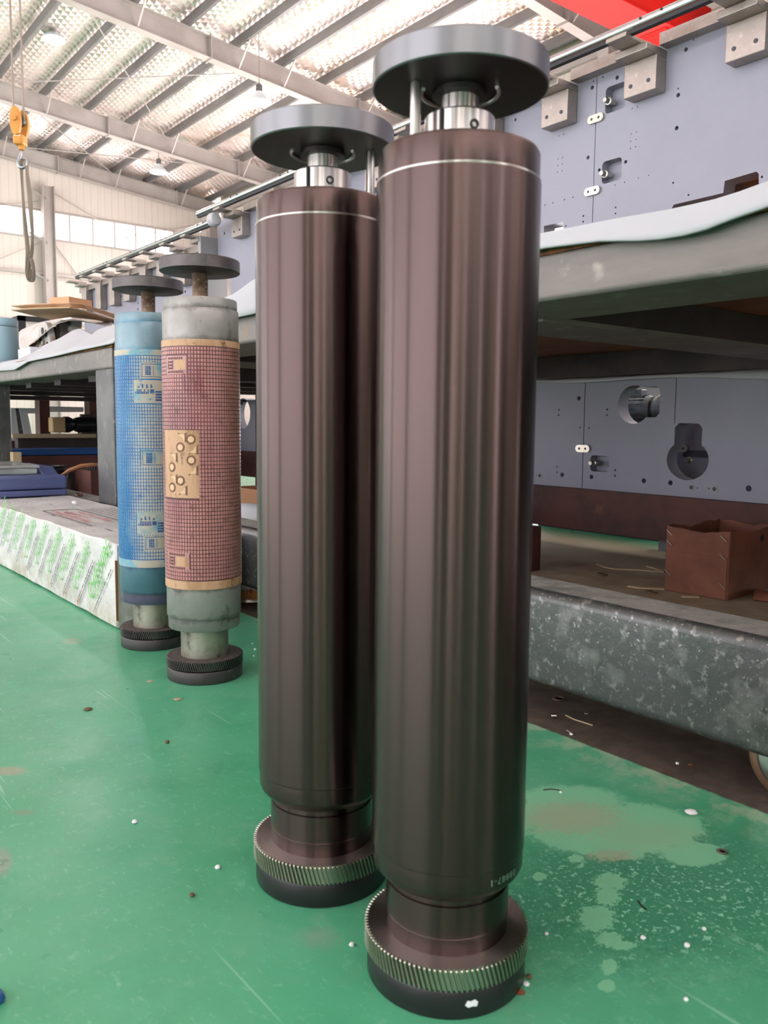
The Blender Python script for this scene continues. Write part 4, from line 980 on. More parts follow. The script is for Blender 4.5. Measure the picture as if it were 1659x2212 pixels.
# ================================================================== FOAM SHEETS, CARDBOARD, THINGS ON THE RACK
def foam_sheet(label, low, crest, X0, X1, X2, z_deck, rnd, n=60):
    lo = [onx(x, y, X0) for x, y in low]; cr = [onx(x, y, X1) for x, y in crest]
    lo = sorted((p.y, p.z) for p in lo); cr = sorted((p.y, p.z) for p in cr)
    ya, yb = max(lo[0][0], cr[0][0]*1.0 if cr[0][0] > lo[0][0] else lo[0][0]), min(lo[-1][0], cr[-1][0])
    ya, yb = lo[0][0], lo[-1][0]
    rows = []; K = 9
    for k in range(K):
        u = k/(K-1); row = []
        for i in range(n+1):
            y = lerp(ya, yb, i/n); zl, zc = interp(lo, y), interp(cr, y)
            if u <= .5:
                t_ = u/.5; x = lerp(X0, X1, t_); z = lerp(zl, zc, t_) + (.012 if X1 > 1.4 else .002)*math.sin(PI*t_)*math.sin(y*9 + k) 
                x += (.018 if X1 > 1.4 else .004)*math.sin(y*6.3 + k*.9)*t_
            else:
                t_ = (u-.5)/.5; x = lerp(X1, X2, t_); z = lerp(zc, z_deck + .008, t_*t_*(3-2*t_))
            row.append((x, y, max(z, z_deck + .008) if x > XA - .004 else z))
        rows.append(row)
    return tag(MB().grid(rows).build('foam_sheet', M['foam'], solid=.006), label, 'foam sheet', 'white foam sheets')
foam_sheet('white foam sheet draped over the front edge of the near rack table',
    [(1760, 410), (1659, 447), (1578, 475), (1515, 500), (1453, 514.5), (1390, 520), (1290, 521), (1170, 536), (860, 600), (548, 678), (520, 684), (300, 728)],
    [(1760, 352), (1659, 393), (1609, 412), (1547, 432), (1453, 454), (1328, 476), (1170, 508), (900, 560), (620, 585), (553, 602), (505, 636), (420, 668), (300, 700)], 1.342, 1.362, 2.1, 1.032, 1)
foam_sheet('rumpled white foam sheet over the grey rack beyond the printing rollers',
    [(244, 741), (172, 756), (110, 771), (60, 781), (31, 799), (0, 801), (-40, 806)],
    [(244, 705), (219, 714), (202, 724), (188, 720), (166, 710), (150, 714), (125, 734), (88, 756), (58, 771), (0, 785), (-40, 795)], 1.345, 1.50, 1.9, 1.002, 2)
# foam strip hanging under the rear of the deck, above the low plate
a, b = onx(1165, 824, XL-.05), onx(1659, 806, XL-.05)
pts = []
ny = 24
rows = [[], []]
for i in range(ny+1):
    y = lerp(-1.0, 3.3, i/ny); rows[0].append((XL-.035, y, .896)); rows[1].append((XL-.06, y, .872 + .014*math.sin(y*2.1 + 1.2) - .012*math.sin(y*5)))
tag(MB().grid(rows).build('foam_strip', M['foam'], solid=.006), 'white foam strip hanging from the deck along the top of the low plate', 'foam sheet', 'white foam sheets')

# pale blue drum at the left edge of the rack
dc = onx(4, 740, 1.62); r_d = .115; top_z = onx(4, 688, 1.62).z
dr = thing('drum', 'pale blue lidded drum at the left edge, behind the foam sheet', 'drum', (dc.x, dc.y, 1.002))
h = top_z - 1.002
MB().lathe([(r_d*.94, 0), (r_d, .01), (r_d, h-.068), (r_d*.985, h-.062)], 48).build('drum_body', M['blue_pale'], dr)
MB().lathe([(r_d*.96, h-.064), (r_d*.96, h-.058)], 48).build('lid_gap', M['black_line'], dr)
MB().lathe([(r_d*.985, h-.058), (r_d, h-.054), (r_d, h-.010), (r_d*.95, h)], 48).build('lid', M['blue_pale'], dr)
# black frame stand behind the drum
st = thing('angle_stand', 'thin black square-tube stand behind the pale blue drum', 'stand', (0, 0, 0))
q = [onx(x, y, 2.75) for x, y in ((44, 682), (44, 712))]
yy = q[0].y; zt = q[0].z
MB().box(2.72, 2.80, yy-.03, yy+.03, 1.002, zt).build('upright', M['black_line'], st)
MB().box(2.72, 3.24, yy-.03, yy+.03, zt-.06, zt).build('top_rail', M['black_line'], st)
MB().box(2.72, 3.24, yy-.03, yy+.03, zt-.26, zt-.21).build('mid_rail', M['black_line'], st)
MB().box(2.72, 2.80, yy, yy+.9, zt-.05, zt).build('side_rail', M['black_line'], st)
MB().box(3.19, 3.24, yy-.03, yy+.03, 1.002, zt-.05).build('upright', M['black_line'], st)
MB().box(2.72, 2.80, yy+.85, yy+.9, 1.002, zt-.05).build('upright', M['black_line'], st)
# machine parts under the wrap
mp = thing('machine_assembly', 'cream machine assembly of plates, discs and blocks half covered by wrap', 'machine', (0, 0, 0))
def mpx(x, y, X=1.95): return onx(x/6.38, 620 + y/6.38, X)
a, b = mpx(380, 850), mpx(760, 560)
MB().box(1.98, 2.02, b.y, a.y, 1.004, 1.02 + (a.z-1.0)).build('bed_plate', M['dark_beam'], mp)
c0 = mpx(660, 730); MB().lathe([(.02, -.02), (.155, -.02), (.155, .02), (.02, .02)], 40, axis='x').build('slotted_disc', M['kraft'], mp, loc=(1.94, c0.y, c0.z-.02))
for k in range(6):
    aa_ = 2*PI*k/6 + .3; MB().lathe([(.0, -.004), (.026, -.004), (.026, .004)], 12, axis='x').build('disc_slot', M['dark_beam'], mp, loc=(1.919, c0.y + .09*math.cos(aa_), c0.z - .02 + .09*math.sin(aa_)))
for (x0, y0, x1, y1, X, mm) in ((400, 780, 600, 850, 1.93, 'block'), (480, 740, 520, 820, 1.91, 'kraft'), (560, 740, 580, 800, 1.90, 'block'), (770, 500, 830, 690, 2.02, 'block'), (860, 430, 990, 540, 2.1, 'kraft'), (700, 560, 900, 700, 2.16, 'dark_beam'), (880, 420, 960, 600, 2.2, 'block'), (930, 540, 980, 600, 2.05, 'kraft')):
    p, q_ = mpx(x0, y0, X), mpx(x1, y1, X); MB().box(X, X+.08, q_.y, p.y, q_.z, p.z).build('bracket', M[mm], mp, bevel=.006)
MB().box(2.0, 2.9, mpx(980, 600).y-.3, mpx(400, 800).y, 1.004, 1.10).build('machine_base', M['rack_post'], mp)
# kraft wrap: a tent-like sheet sloping left of the assembly, and flaps of cardboard on top
wrap_hi = [mpx(x, y, X) for x, y, X in ((245, 600, 2.45), (470, 510, 2.40), (560, 480, 2.35), (700, 455, 2.30), (920, 395, 2.25), (1200, 440, 2.4), (1560, 490, 2.6))]
wrap_lo = [mpx(x, y, X) for x, y, X in ((262, 872, 1.86), (330, 850, 1.86), (430, 800, 1.86), (560, 690, 1.88), (800, 470, 1.90), (1100, 440, 2.0), (1560, 560, 2.1))]
rows = []
for k in range(7):
    u = k/6; rows.append([tuple(lerp(l, h_, u) + Vector((0, 0, .03*math.sin(PI*u)*math.sin(i*1.7 + k)))) for i, (l, h_) in enumerate(zip(wrap_lo, wrap_hi))])
tag(MB().grid(rows).build('wrapping_paper', M['kraft'], solid=.004, subsurf=1), 'crumpled white and kraft wrapping paper sloping over the machine assembly', 'paper')
def board(near, far, label, mat, th=.008, sag=.0):
    rows = [[tuple(lerp(a_, b_, u)) for a_, b_ in zip(near, far)] for u in (0, .33, .66, 1)]
    return tag(MB().grid(rows, False).build('cardboard_sheet', M[mat], solid=th), label, 'cardboard', 'cardboard sheets on the wrapped machine')
zb1 = 1.42
near = [onz(*q_, zb1) for q_ in ((24, 669), (80, 666), (150, 664), (180, 670), (246, 690))]; far = [onz(*q_, zb1) for q_ in ((110, 690), (122, 688), (150, 684), (205, 690), (246, 698))]
board(near, far, 'lower of two cardboard sheets lying on the wrapped machine', 'cardboard')
near = [onz(*q_, zb1+.055) for q_ in ((24, 661), (80, 657), (150, 654), (180, 657), (246, 678))]; far = [onz(*q_, zb1+.03) for q_ in ((60, 668), (100, 666), (155, 663), (190, 668), (246, 688))]
board(near, far, 'upper of two cardboard sheets lying on the wrapped machine', 'cardboard')
a = onz(130, 650, zb1+.09); b = onz(164, 650, zb1+.09)
tag(MB().box(-.10, .13, -.09, .09, 0, .05).build('small_carton', M['carton_tan'], loc=(a.x+.06, a.y-.02, zb1+.058), rot=(0, 0, .5), bevel=.003), 'small flat tan carton on top of the cardboard sheets', 'carton')
a = onx(62, 770, 1.75)
tag(MB().box(1.66, 1.84, a.y-.36, a.y-.06, 1.004, onx(62, 757, 1.75).z).build('paper_stack', M['white_plastic'], bevel=.006), 'low white stack of paper between the drum and the machine assembly', 'paper stack')

# ================================================================== WHITE BOX WITH GREEN LETTERING
BX0, BX1, BY0, BY1, BH = .925, 1.345, 2.53, 4.60, .272
bx_ = thing('long_carton', 'long white wrapped carton with green diagonal lettering lying along the rack', 'box', (0, 0, 0))
bm = bmesh.new(); bmesh.ops.create_cube(bm, size=1)
for v in bm.verts: v.co = (lerp(BX0, BX1, v.co.x+.5), lerp(BY0, BY1, v.co.y+.5), lerp(.002, BH, v.co.z+.5))
bmesh.ops.subdivide_edges(bm, edges=[e for e in bm.edges if abs(e.verts[0].co.y - e.verts[1].co.y) > 1], cuts=26, use_grid_fill=True)
bmesh.ops.subdivide_edges(bm, edges=[e for e in bm.edges if abs(e.verts[0].co.y - e.verts[1].co.y) < .01], cuts=4, use_grid_fill=True)
from mathutils import noise as mnoise
for v in bm.verts:
    d = mnoise.noise_vector(v.co*7)*.0055 + mnoise.noise_vector(v.co*19)*.002
    if v.co.z < .02: d.z = abs(d.z)
    if abs(v.co.x-BX0) < 1e-4 and .02 < v.co.z < BH-.02: d.x *= .55
    v.co += d
me = bpy.data.meshes.new('carton_body'); bm.to_mesh(me); bm.free()
for p_ in me.polygons: p_.use_smooth = True
me.set_sharp_from_angle(angle=math.radians(50))
me.materials.append(M['box']); body = bpy.data.objects.new('carton_body', me); COL.objects.link(body); body.parent = bx_
body.modifiers.new('bevel', 'BEVEL').width = .006
def face_text(txt, size, y, z, ang, mat, shear=0, name='printed_lettering', off=.0075, spacing=1.0, bold=0, stretch=1.0):
    me = text_mesh(txt, size, shear, spacing, bold)
    ca, sa = math.cos(ang), math.sin(ang)
    for v in me.vertices:
        yy_ = v.co.y*stretch; u, w = v.co.x*ca - yy_*sa, v.co.x*sa + yy_*ca
        v.co = (BX0 - off, y - u, z + w)
    return mesh_obj(name, me, M[mat], body)
def dashes(length, height, seed):                        # a line of print too small to read: short strokes with word gaps
    rnd = random.Random(seed); x = 0; out = []
    while x < length:
        w = height*rnd.uniform(.35, .75); out.append((x, x + w, 0, height*rnd.choice((.65, .65, 1)))); x += w + height*(.25 if rnd.random() > .18 else .9)
    return out
def face_dashes(length, height, y, z, ang, mat, seed):
    mb = MB(); ca, sa = math.cos(ang), math.sin(ang)
    for x0, x1, h0, h1 in dashes(length, height, seed): mb.add([(BX0-.0075, y - (u*ca - w*sa), z + u*sa + w*ca) for u, w in ((x0, h0), (x1, h0), (x1, h1), (x0, h1))], [[0, 1, 2, 3]])
    o = mb.build('printed_line', M[mat], body); o['kind'] = 'stuff'; return o
def top_dashes(length, height, x, y, mat, seed):
    mb = MB()
    for x0, x1, h0, h1 in dashes(length, height, seed): mb.add([(x + w, y - u, BH + .0075) for u, w in ((x0, h0), (x1, h0), (x1, h1), (x0, h1))], [[0, 1, 2, 3]])
    o = mb.build('printed_line', M[mat], body); o['kind'] = 'stuff'; return o
ANG = math.radians(44)
starts = [(1185, 1290, 1500), (975, 1170), (795, 1055), (640, 955), (480, 850), (335, 765), (200, 660), (95, 560), (0, 480)]
for k, sxy in enumerate(starts):
    p = onx(sxy[0]/5.925, 1080 + sxy[1]/5.925, BX0)
    sz = .051 if k else .060
    face_text('CHESHIRE', sz, p.y, p.z, ANG, 'print_green', .25, spacing=1.06, bold=-.0002 if k else .0003, stretch=1.2)
    u = Vector((0, -math.cos(ANG), math.sin(ANG))); n_ = Vector((0, -math.sin(ANG), -math.cos(ANG)))
    o2 = p + n_*.022; 
    if k == 0: face_text('Technolo', .034, o2.y - .02, o2.z+.015, ANG, 'print_green', .1)
    o3 = p + n_*.044
    for kk in range(2 if k else 1):
        o4 = o3 + n_*(.011*kk)
        if o4.z > .010: face_dashes(.245, .0075, o4.y, o4.z, ANG, 'print_black', k*2+kk)
p = onx(52, 1190, BX0); 
for (x, y, a_) in ((51, 1200, 1.8), (59, 1228, 2.0), (172, 1296, 1.7)):
    p = onx(x, y, BX0); MB().bar((BX0-.008, p.y, p.z-.012), (BX0-.008, p.y-.012, p.z+.014), .0008, .004, up=(0, 1, .5)).build('crayon_mark', M['print_orange'], body)
def top_text(txt, size, x, y, ang, mat):
    me = text_mesh(txt, size); ca, sa = math.cos(ang), math.sin(ang)
    for v in me.vertices: u, w = v.co.x, v.co.y; v.co = (x + u*ca - w*sa, y + u*sa + w*ca, BH + .0075)
    return mesh_obj('printed_lettering', me, M[mat], body)
for k in range(3): top_dashes((.42, .26, .36)[k], .022, 1.03 + .038*k, 3.54 - .04*k, 'print_red', 40 + k)
for k in range(5): top_dashes(.40, .012, 1.17 + .026*k, 3.55, 'print_black', 60 + k)
top_text('Cheshire', .06, 1.20, 3.05, -PI/2, 'print_black')
fr_ = MB()
for (x0, x1, y0, y1) in ((1.005, 1.009, 2.98, 3.58), (1.145, 1.149, 2.98, 3.58), (1.005, 1.149, 3.577, 3.581)): fr_.box(x0, x1, y0, y1, BH+.006, BH+.0075)
fr_.build('printed_frame', M['print_black'], body)
MB().box(BX0-.003, BX0+.004, BY0-.006, BY0-.003, .03, BH-.05).build('edge_tape', M['tape_brown'], body)
# crushed foam pad at the near end of the carton
rows = []
for k in range(9):
    a_ = PI*.05 + PI*.9*k/8
    rows.append([(1.04 + .06*j, BY0 - .012 - .055*math.sin(a_)*(.9+.1*math.sin(j*2)), .055 + .20*(k/8)) for j in range(5)])
tag(MB().grid(rows).build('foam_pad', M['foam'], solid=.010), 'bulging white foam pad at the near end of the long white carton', 'foam')

# blue tool case with a clear organiser on top
pr = onz(146, 1067, BH+.006)
cs = thing('tool_case', 'dark blue plastic tool case on the long white carton', 'case', (0, 0, 0))
cy1 = pr.y
cx1 = 1.33
def cprism(pts, y0, y1): return MB().prism(pts, 'x', y0, y1)
CY0 = onx(146, 1060, 1.33).y; z_b = BH + .007
zt_ = onx(140, 1028, 1.30).z
MB().box(1.00, cx1, CY0, CY0+.62, z_b, z_b+.030).build('case_base', M['blue_case'], cs, bevel=.008)
MB().box(1.00, cx1, CY0, CY0+.62, z_b+.033, zt_).build('case_lid', M['blue_case'], cs, bevel=.012)
MB().prism([(CY0+.10, zt_-.002), (CY0+.62, zt_-.002), (CY0+.62, zt_+.035), (CY0+.19, zt_+.035)], 'x', 1.24, cx1-.01).build('case_rib', M['blue_case'], cs, bevel=.006)
og = thing('parts_organiser', 'clear plastic parts organiser lying on the blue tool case', 'organiser', (0, 0, 0))
zc_ = zt_ + .001
MB().box(1.03, 1.225, CY0+.14, CY0+.60, zc_, zc_+.030).build('tray', M['clear'], og, bevel=.006)
MB().box(1.02, 1.235, CY0+.13, CY0+.61, zc_+.031, zc_+.046).build('lid', M['clear'], og, bevel=.006)
MB().box(1.012, 1.021, CY0+.30, CY0+.37, zc_+.012, zc_+.042).build('latch', M['clear'], og, bevel=.003)
a = onz(170, 1072, BH+.006)
wsh = MB().lathe([(.011, 0), (.020, 0), (.020, .005), (.011, .005), (.011, 0)], 24).build('washer', M['shaft_rust'], loc=(a.x, a.y, BH+.012), rot=(.3, .2, 0)); tag(wsh, 'rusty washer lying at the rear edge of the long white carton', 'washer')
a = onz(162, 1089, BH+.006)
m = MB().lathe([(.0, 0), (.012, 0), (.016, .006), (.010, .012), (.0, .013)], 9, smooth=False); tag(m.build('foam_crumb', M['foam_bit'], loc=(a.x, a.y, BH+.008), rot=(.2, .1, .4)), 'white foam crumb lying on top of the long white carton', 'foam crumb')

# dark ring gear and cable behind, inside the grey rack
a = onx(160, 1030, 1.72)
tag(MB().lathe([(.07, 0), (.125, .0), (.13, .01), (.125, .075), (.135, .085), (.11, .085), (.07, .02)], 40).build('black_bowl', M['black_motor'], loc=(1.655, a.y+.35, .264)), 'black flared metal bowl inside the bay of the grey rack', 'bowl')
gg = MB(); gear(gg, .12, 0, .0, .035, 40, 0, .05, .010, 0); tag(gg.build('toothed_ring', M['dark_beam'], loc=(1.95, a.y+.15, .33)), 'dark toothed gear wheel beside the black bowl inside the grey rack', 'gear')
tag(MB().box(1.82, 2.10, a.y-.02, a.y+.30, .0, .328).build('support_block', M['red_primer']), 'red primer block under the dark toothed gear wheel', 'block')
tag(MB().box(1.57, 1.76, a.y+.2, a.y+.5, .0, .26).build('support_block', M['dark_beam']), 'dark block under the black flared bowl', 'block')
cb = [onx(x, y, X) for x, y, X in ((132, 1027, 1.40), (150, 1016, 1.44), (175, 1007, 1.50), (200, 1004, 1.56), (216, 1003, 1.62))]
tag(MB().tube(cb, [.006, .011, .013, .012, .008], 8).build('cable', M['copper']), 'copper brown strip of bark-like cable across the bay of the grey rack', 'cable')
a = ony(37, 990, 6.0); tag(MB().box(a.x-.028, a.x+.03, 6.0, 6.07, 0, onx(37, 977, a.x).z).build('wood_block', M['wood_strip'], bevel=.004), 'weathered end-grain wood block beside the left post of the grey rack', 'block')

# ================================================================== THINGS UNDER THE NEAR RACK
p0, p1, p2 = onz(1437, 1275), onz(1570, 1298), onz(1650, 1258)
ex = (p0 - p1); ey = (p2 - p1); ey = ey - ex*(ey.dot(ex)/ex.dot(ex))
L1, L2 = ex.length, min(ey.length, .42); ax = math.atan2(ex.y, ex.x)
ct = thing('carton', 'open dark brown cardboard carton with steel staples on the floor under the rack', 'carton', (p1.x, p1.y, 0), ax)
H = .262; th = .006; sgn = 1 if ex.x*ey.y - ex.y*ey.x > 0 else -1
def cbox(x0, x1, y0, y1, z0, z1, name, bev=.002): return MB().box(x0, x1, y0*sgn, y1*sgn, z0, z1).build(name, M['carton_brown'], ct, bevel=bev)
def wavy_panel(a_, b_, name, amp):                            # a side with a torn, wavy upper edge
    a_, b_ = Vector(a_), Vector(b_); n = 10; rows = [[], []]
    for i in range(n+1):
        p = lerp(a_, b_, i/n); rows[0].append((p.x, p.y, .004)); rows[1].append((p.x, p.y, H + amp*(math.sin(i*1.1)*.5 + math.sin(i*2.7)*.35) - .012*math.sin(PI*i/n)))
    return MB().grid(rows, False).build(name, M['carton_brown'], ct, solid=th)
wavy_panel((0, 0), (L1, 0), 'front_panel', .004); wavy_panel((0, 0), (0, L2*sgn), 'side_panel', .006)
wavy_panel((L1, 0), (L1, L2*sgn), 'side_panel', .012); wavy_panel((0, L2*sgn), (L1, L2*sgn), 'back_panel', .008)
cbox(0, L1, 0, L2, .001, .006, 'bottom_panel', 0)
cbox(.004, L1*.96, -.0055, -.0035, .004, H*.62, 'front_flap', 0)
for (x, z) in ((L1*.08, .235), (L1*.08, .165), (L1*.07, .055), (L1*.95, .235), (L1*.95, .195), (L1*.95, .075)):
    MB().bar((x-.012, -.0075*sgn, z-.010), (x+.012, -.0075*sgn, z+.010), .003, .003, up=(0, 0, 1)).build('staple', M['zinc'], ct)
MB().lathe([(.0, 0), (.014, 0), (.014, .004)], 12, axis='x').build('handle_hole', M['black_line'], ct, loc=(-.006, L2*.62*sgn, H-.045))
def strip(pts, w, label, z=.004):
    P = [onz(x, y, z) for x, y in pts]; L, R = [], []
    for i, p in enumerate(P):
        d = (P[min(i+1, len(P)-1)] - P[max(i-1, 0)]).normalized(); s_ = Vector((-d.y, d.x, 0))*w/2; L.append(tuple(p + s_)); R.append(tuple(p - s_))
    return tag(MB().grid([L, R], False).build('wood_strip', M['wood_strip'], solid=.005), label, 'strip', 'pale strips on the bare floor under the rack')
strip([(1292, 1219), (1308, 1225), (1330, 1229), (1380, 1231), (1434, 1235)], .02, 'long curved pale wood strip left of the brown carton, the farther one')
strip([(1399, 1223), (1415, 1227), (1435, 1234)], .02, 'short pale wood strip meeting the long curved one beside the brown carton')
strip([(1357, 1266), (1385, 1270), (1434, 1272)], .022, 'pale wood strip ending at the near left corner of the brown carton')
strip([(1472, 1288), (1490, 1289), (1508, 1289)], .022, 'short pale wood strip poking out under the brown carton')
a = onz(1140, 1236)
tag(MB().box(-.045, .045, -.06, .06, 0, .20).build('rusty_block', M['red_primer'], loc=(a.x+.04, a.y+.06, 0), rot=(0, 0, .1), bevel=.006), 'rusty speckled steel block standing on the bare floor behind the nearest roller', 'block')
a = onz(1660, 1294); cr_ = thing('torn_cardboard', 'dark torn scrap of cardboard at the right edge under the rack', 'scrap', (a.x, a.y, 0), .4)
MB().grid([[(-.08, -.04, .003), (-.02, -.05, .018), (.06, -.03, .006)], [(-.07, .05, .006), (0, .05, .035), (.08, .06, .012)]]).build('scrap_sheet', M['carton_brown'], cr_, solid=.005)
MB().tube([(-.08, -.04, .006), (-.02, -.05, .021), (.06, -.03, .010)], .004, 6).build('light_edge', M['wood_strip'], cr_)
# carton, bag and can in the gap between the rollers
a = onx(533, 1090, 2.05)
tcn = thing('carton', 'open tan carton standing behind the rack channel, in the gap between the rollers', 'carton', (2.05, a.y, 0))
zt_c = onx(537, 1056, 2.05).z
for (x0, x1, y0, y1, nm) in ((0, .006, -.16, .16, 'front_panel'), (.25, .256, -.16, .16, 'back_panel'), (.006, .25, -.16, -.154, 'side_panel'), (.006, .25, .154, .16, 'side_panel')):
    MB().box(x0, x1, y0, y1, .002, zt_c).build(nm, M['carton_tan'], tcn)
MB().box(.006, .25, -.154, .154, .002, .008).build('bottom_panel', M['carton_tan'], tcn)
a = onx(537, 1110, 1.66); zt_b = onx(537, 1092, 1.66).z
m = MB(); m.lathe([(.0, .0), (.10, .0), (.125, .06), (.13, .15), (.115, zt_b-.03), (.06, zt_b), (.0, zt_b+.004)], 18)
for i, v in enumerate(m.v): m.v[i] = (v[0]*(1+.06*math.sin(i*2.3)), v[1]*(1+.08*math.sin(i*1.7)), v[2])
tag(m.build('plastic_bag', M['white_plastic'], loc=(1.68, a.y+.05, 0), subsurf=1), 'white plastic bag behind the rack channel, in the gap between the rollers', 'bag')
a = onz(536, 1303); cn = thing('tin_can', 'tin can with white and orange hazard label on the floor under the rack channel', 'can', (a.x+.05, a.y+.075, 0))
MB().lathe([(.086, 0), (.090, .002), (.090, .006), (.087, .010), (.087, .070), (.090, .074), (.080, .074)], 48).build('can_body', M['zinc'], cn)
MB().lathe([(.0874, .012), (.0876, .013), (.0876, .044), (.0874, .045)], 48).build('orange_label', M['can_orange'], cn)
MB().lathe([(.0874, .045), (.0876, .046), (.0876, .066), (.0874, .068)], 48).build('white_label', M['can_white'], cn)
ac, zc = oncyl(542, 1277, (a.x+.05, a.y+.075), .088)
disc_on(MB(), ac, zc, 0, .0882, [(-.010, 0), (0, -.010), (.010, 0), (0, .010)]).build('hazard_diamond', M['diamond_red'], cn)
m = MB()
for k, x in enumerate((525, 533)):
    aa_, zz_ = oncyl(x, 1278, (a.x+.05, a.y+.075), .088); 
    for (u0, u1, w0, w1) in ((-.006, .006, -.008, -.006), (-.006, .006, .006, .008), (-.002, .002, -.004, .004)): curved(m, aa_+u0/.088, aa_+u1/.088, zz_+w0, zz_+w1, .0880, .0870, 1)
for k in range(4):
    for x in (522, 527, 532, 537, 542):
        aa_, zz_ = oncyl(x, 1287 + 4*k, (a.x+.05, a.y+.075), .088); curved(m, aa_-.004/.088, aa_+.004/.088, zz_-.001, zz_+.001, .0880, .0870, 1)
m.build('label_print', M['print_black'], cn)

# ================================================================== FLOOR LITTER
def crumb(x, y, rad, label, mat='foam_bit', flat=.75, z=0.0, group='white foam crumbs on the floor', cat='foam crumb', name='foam_crumb', seed=0):
    c = onz(x, y, z); rnd = random.Random(seed or x*7+y); mb = MB(); n = 9
    mb.lathe([(.0, 0), (rad*.75, rad*.05), (rad, rad*flat*.7), (rad*.7, rad*flat*1.4), (.0, rad*flat*1.55)], n)
    mb.v = [(v[0]*rnd.uniform(.82, 1.15), v[1]*rnd.uniform(.82, 1.15), v[2]) for v in mb.v]
    return tag(mb.build(name, M[mat], loc=(c.x, c.y, z), rot=(0, 0, rnd.uniform(0, 6))), label, cat, group)
crumb(1493, 1757, .0105, 'large ragged white foam flake on the worn floor near the rack', flat=.35)
crumb(1521, 2009, .0032, 'white foam crumb on the right, the one nearest the right edge of the picture')
crumb(1389, 2028, .0036, 'white foam crumb right of the nearest roller foot, left of two others')
crumb(1484, 2045, .0040, 'roundest white foam crumb on the floor at the lower right')
crumb(1482, 2161, .0030, 'white foam crumb at the lower right, closest to the bottom edge')
crumb(1181, 2019, .0026, 'tiny white foam crumb just right of the nearest gear')
crumb(760, 2043, .0036, 'white foam crumb on the floor left of the nearest roller foot')
crumb(470, 1876, .0042, 'white foam crumb left of the second roller foot')
crumb(291, 1778, .0046, 'white foam crumb in the middle of the open green floor')
crumb(1211, 1713, .0032, 'white foam crumb on the green floor near the edge of the bare strip')
crumb(551, 1404, .004, 'small white crumb beside the pink roller, near the second steel roller')
crumb(548, 1418, .003, 'second tiny white crumb beside the pink roller foot')
crumb(545, 1391, .0025, 'third tiny crumb beside the pink roller, farthest back')
crumb(1234, 1588, .004, 'small white pellet on the bare strip below the channel', cat='pellet')
crumb(1463, 1651, .0036, 'pale round pellet on the bare strip beside an orange flake', cat='pellet')
crumb(1137, 2128, .004, 'white crumb of debris touching the nearest roller base', flat=.6)
crumb(1143, 2113, .004, 'brown crumb of debris beside the nearest roller base', 'debris_brown', group='brown debris on the floor', cat='debris', name='debris')
crumb(1123, 2145, .006, 'rust brown flake of debris at the front of the nearest roller base', 'rust_edge', .25, group='brown debris on the floor', cat='debris', name='debris')
crumb(1492, 1653, .006, 'orange flake on the bare strip below the channel', 'rust_edge', .25, group='brown debris on the floor', cat='debris', name='debris')
crumb(190, 1533, .011, 'brown dry leaf-like flake on the open green floor', 'debris_brown', .2, group='brown debris on the floor', cat='debris', name='debris')
crumb(361, 1605, .005, 'small dark brown crumb on the green floor in front of the pink roller', 'debris_brown', group='brown debris on the floor', cat='debris', name='debris')
crumb(415, 1936, .004, 'grey brown crumb on the green floor left of the second roller', 'debris_brown', group='brown debris on the floor', cat='debris', name='debris')
crumb(383, 1511, .010, 'pale green paint flake on the floor in front of the pink roller', 'wood_strip', .12, group='brown debris on the floor', cat='debris', name='debris')
crumb(325, 1472, .008, 'pale paint flake left of the pink roller base', 'wood_strip', .12, group='brown debris on the floor', cat='debris', name='debris')
crumb(-5, 2166, .0085, 'blue plastic bit at the lower left edge of the picture', 'blue_bright', .9, group=None, cat='plastic bit', name='plastic_bit')
crumb(-4, 2146, .005, 'second blue plastic bit just above the larger one at the left edge', 'blue_bright', .6, group=None, cat='plastic bit', name='plastic_bit')
# white flake stuck on the nearest base disc
ac, zc = oncyl(1019, 2168, R1, .0957)
fk = disc_on(MB(), ac, zc, 0, .0962, [(-.0075, -.001), (-.004, -.004), (.001, -.003), (.006, -.004), (.0075, .001), (.004, .0045), (-.001, .003), (-.005, .004)])
tag(fk.build('paint_flake', M['foam_bit'], loc=(R1[0], R1[1], 0)), 'white flake stuck to the black base of the nearest roller', 'flake')
def ring_on_floor(x, y, ro, ri, h, label, mat='neck_old'):
    c = onz(x, y); return tag(MB().lathe([(ri, 0), (ro, 0), (ro, h), (ri, h), (ri, 0)], 28).build('washer', M[mat], loc=(c.x, c.y, .0005)), label, 'washer', 'washers on the floor')
ring_on_floor(1560, 1841, .0085, .005, .0018, 'steel washer lying on the green floor at the right')
ring_on_floor(1207, 1510, .0165, .0105, .003, 'larger steel washer on the bare strip below the channel', 'shaft_rust')
def nut(x, y, label, l=.012, r=.005, tilt=PI/2):
    c = onz(x, y); o = MB().lathe([(.0025, 0), (r, 0), (r*1.05, .001), (r, .002), (r*1.05, .003), (r, .004), (r*1.05, .006), (r, l), (.0025, l)], 12).build('threaded_insert', M['zinc'], loc=(c.x, c.y, r*1.05), rot=(tilt, 0, .9)); return tag(o, label, 'insert', 'small hardware on the bare strip')
nut(1190, 1551, 'shiny threaded insert lying on the bare strip near the rollers')
nut(1262, 1545, 'small threaded insert farther along the bare strip below the channel', .008, .004)
c = onz(1236, 1588); d_ = onz(1240, 1583)
tag(MB().tube([(c.x, c.y, .0035), (c.x+.006, c.y+.018, .0035)], .003, 8).build('pin', M['zinc']), 'short steel pin on the bare strip', 'pin', 'small hardware on the bare strip')
pl = [onz(x, y, .002) for x, y in ((1222, 1545), (1240, 1554), (1262, 1561), (1280, 1567))]
tag(MB().tube(pl, .0016, 6).build('wire_offcut', M['wood_strip']), 'thin pale wire offcut on the bare strip below the channel', 'wire')
pl = [onz(x, y, .001) for x, y in ((1174, 1706), (1190, 1704), (1205, 1706), (1214, 1709))]
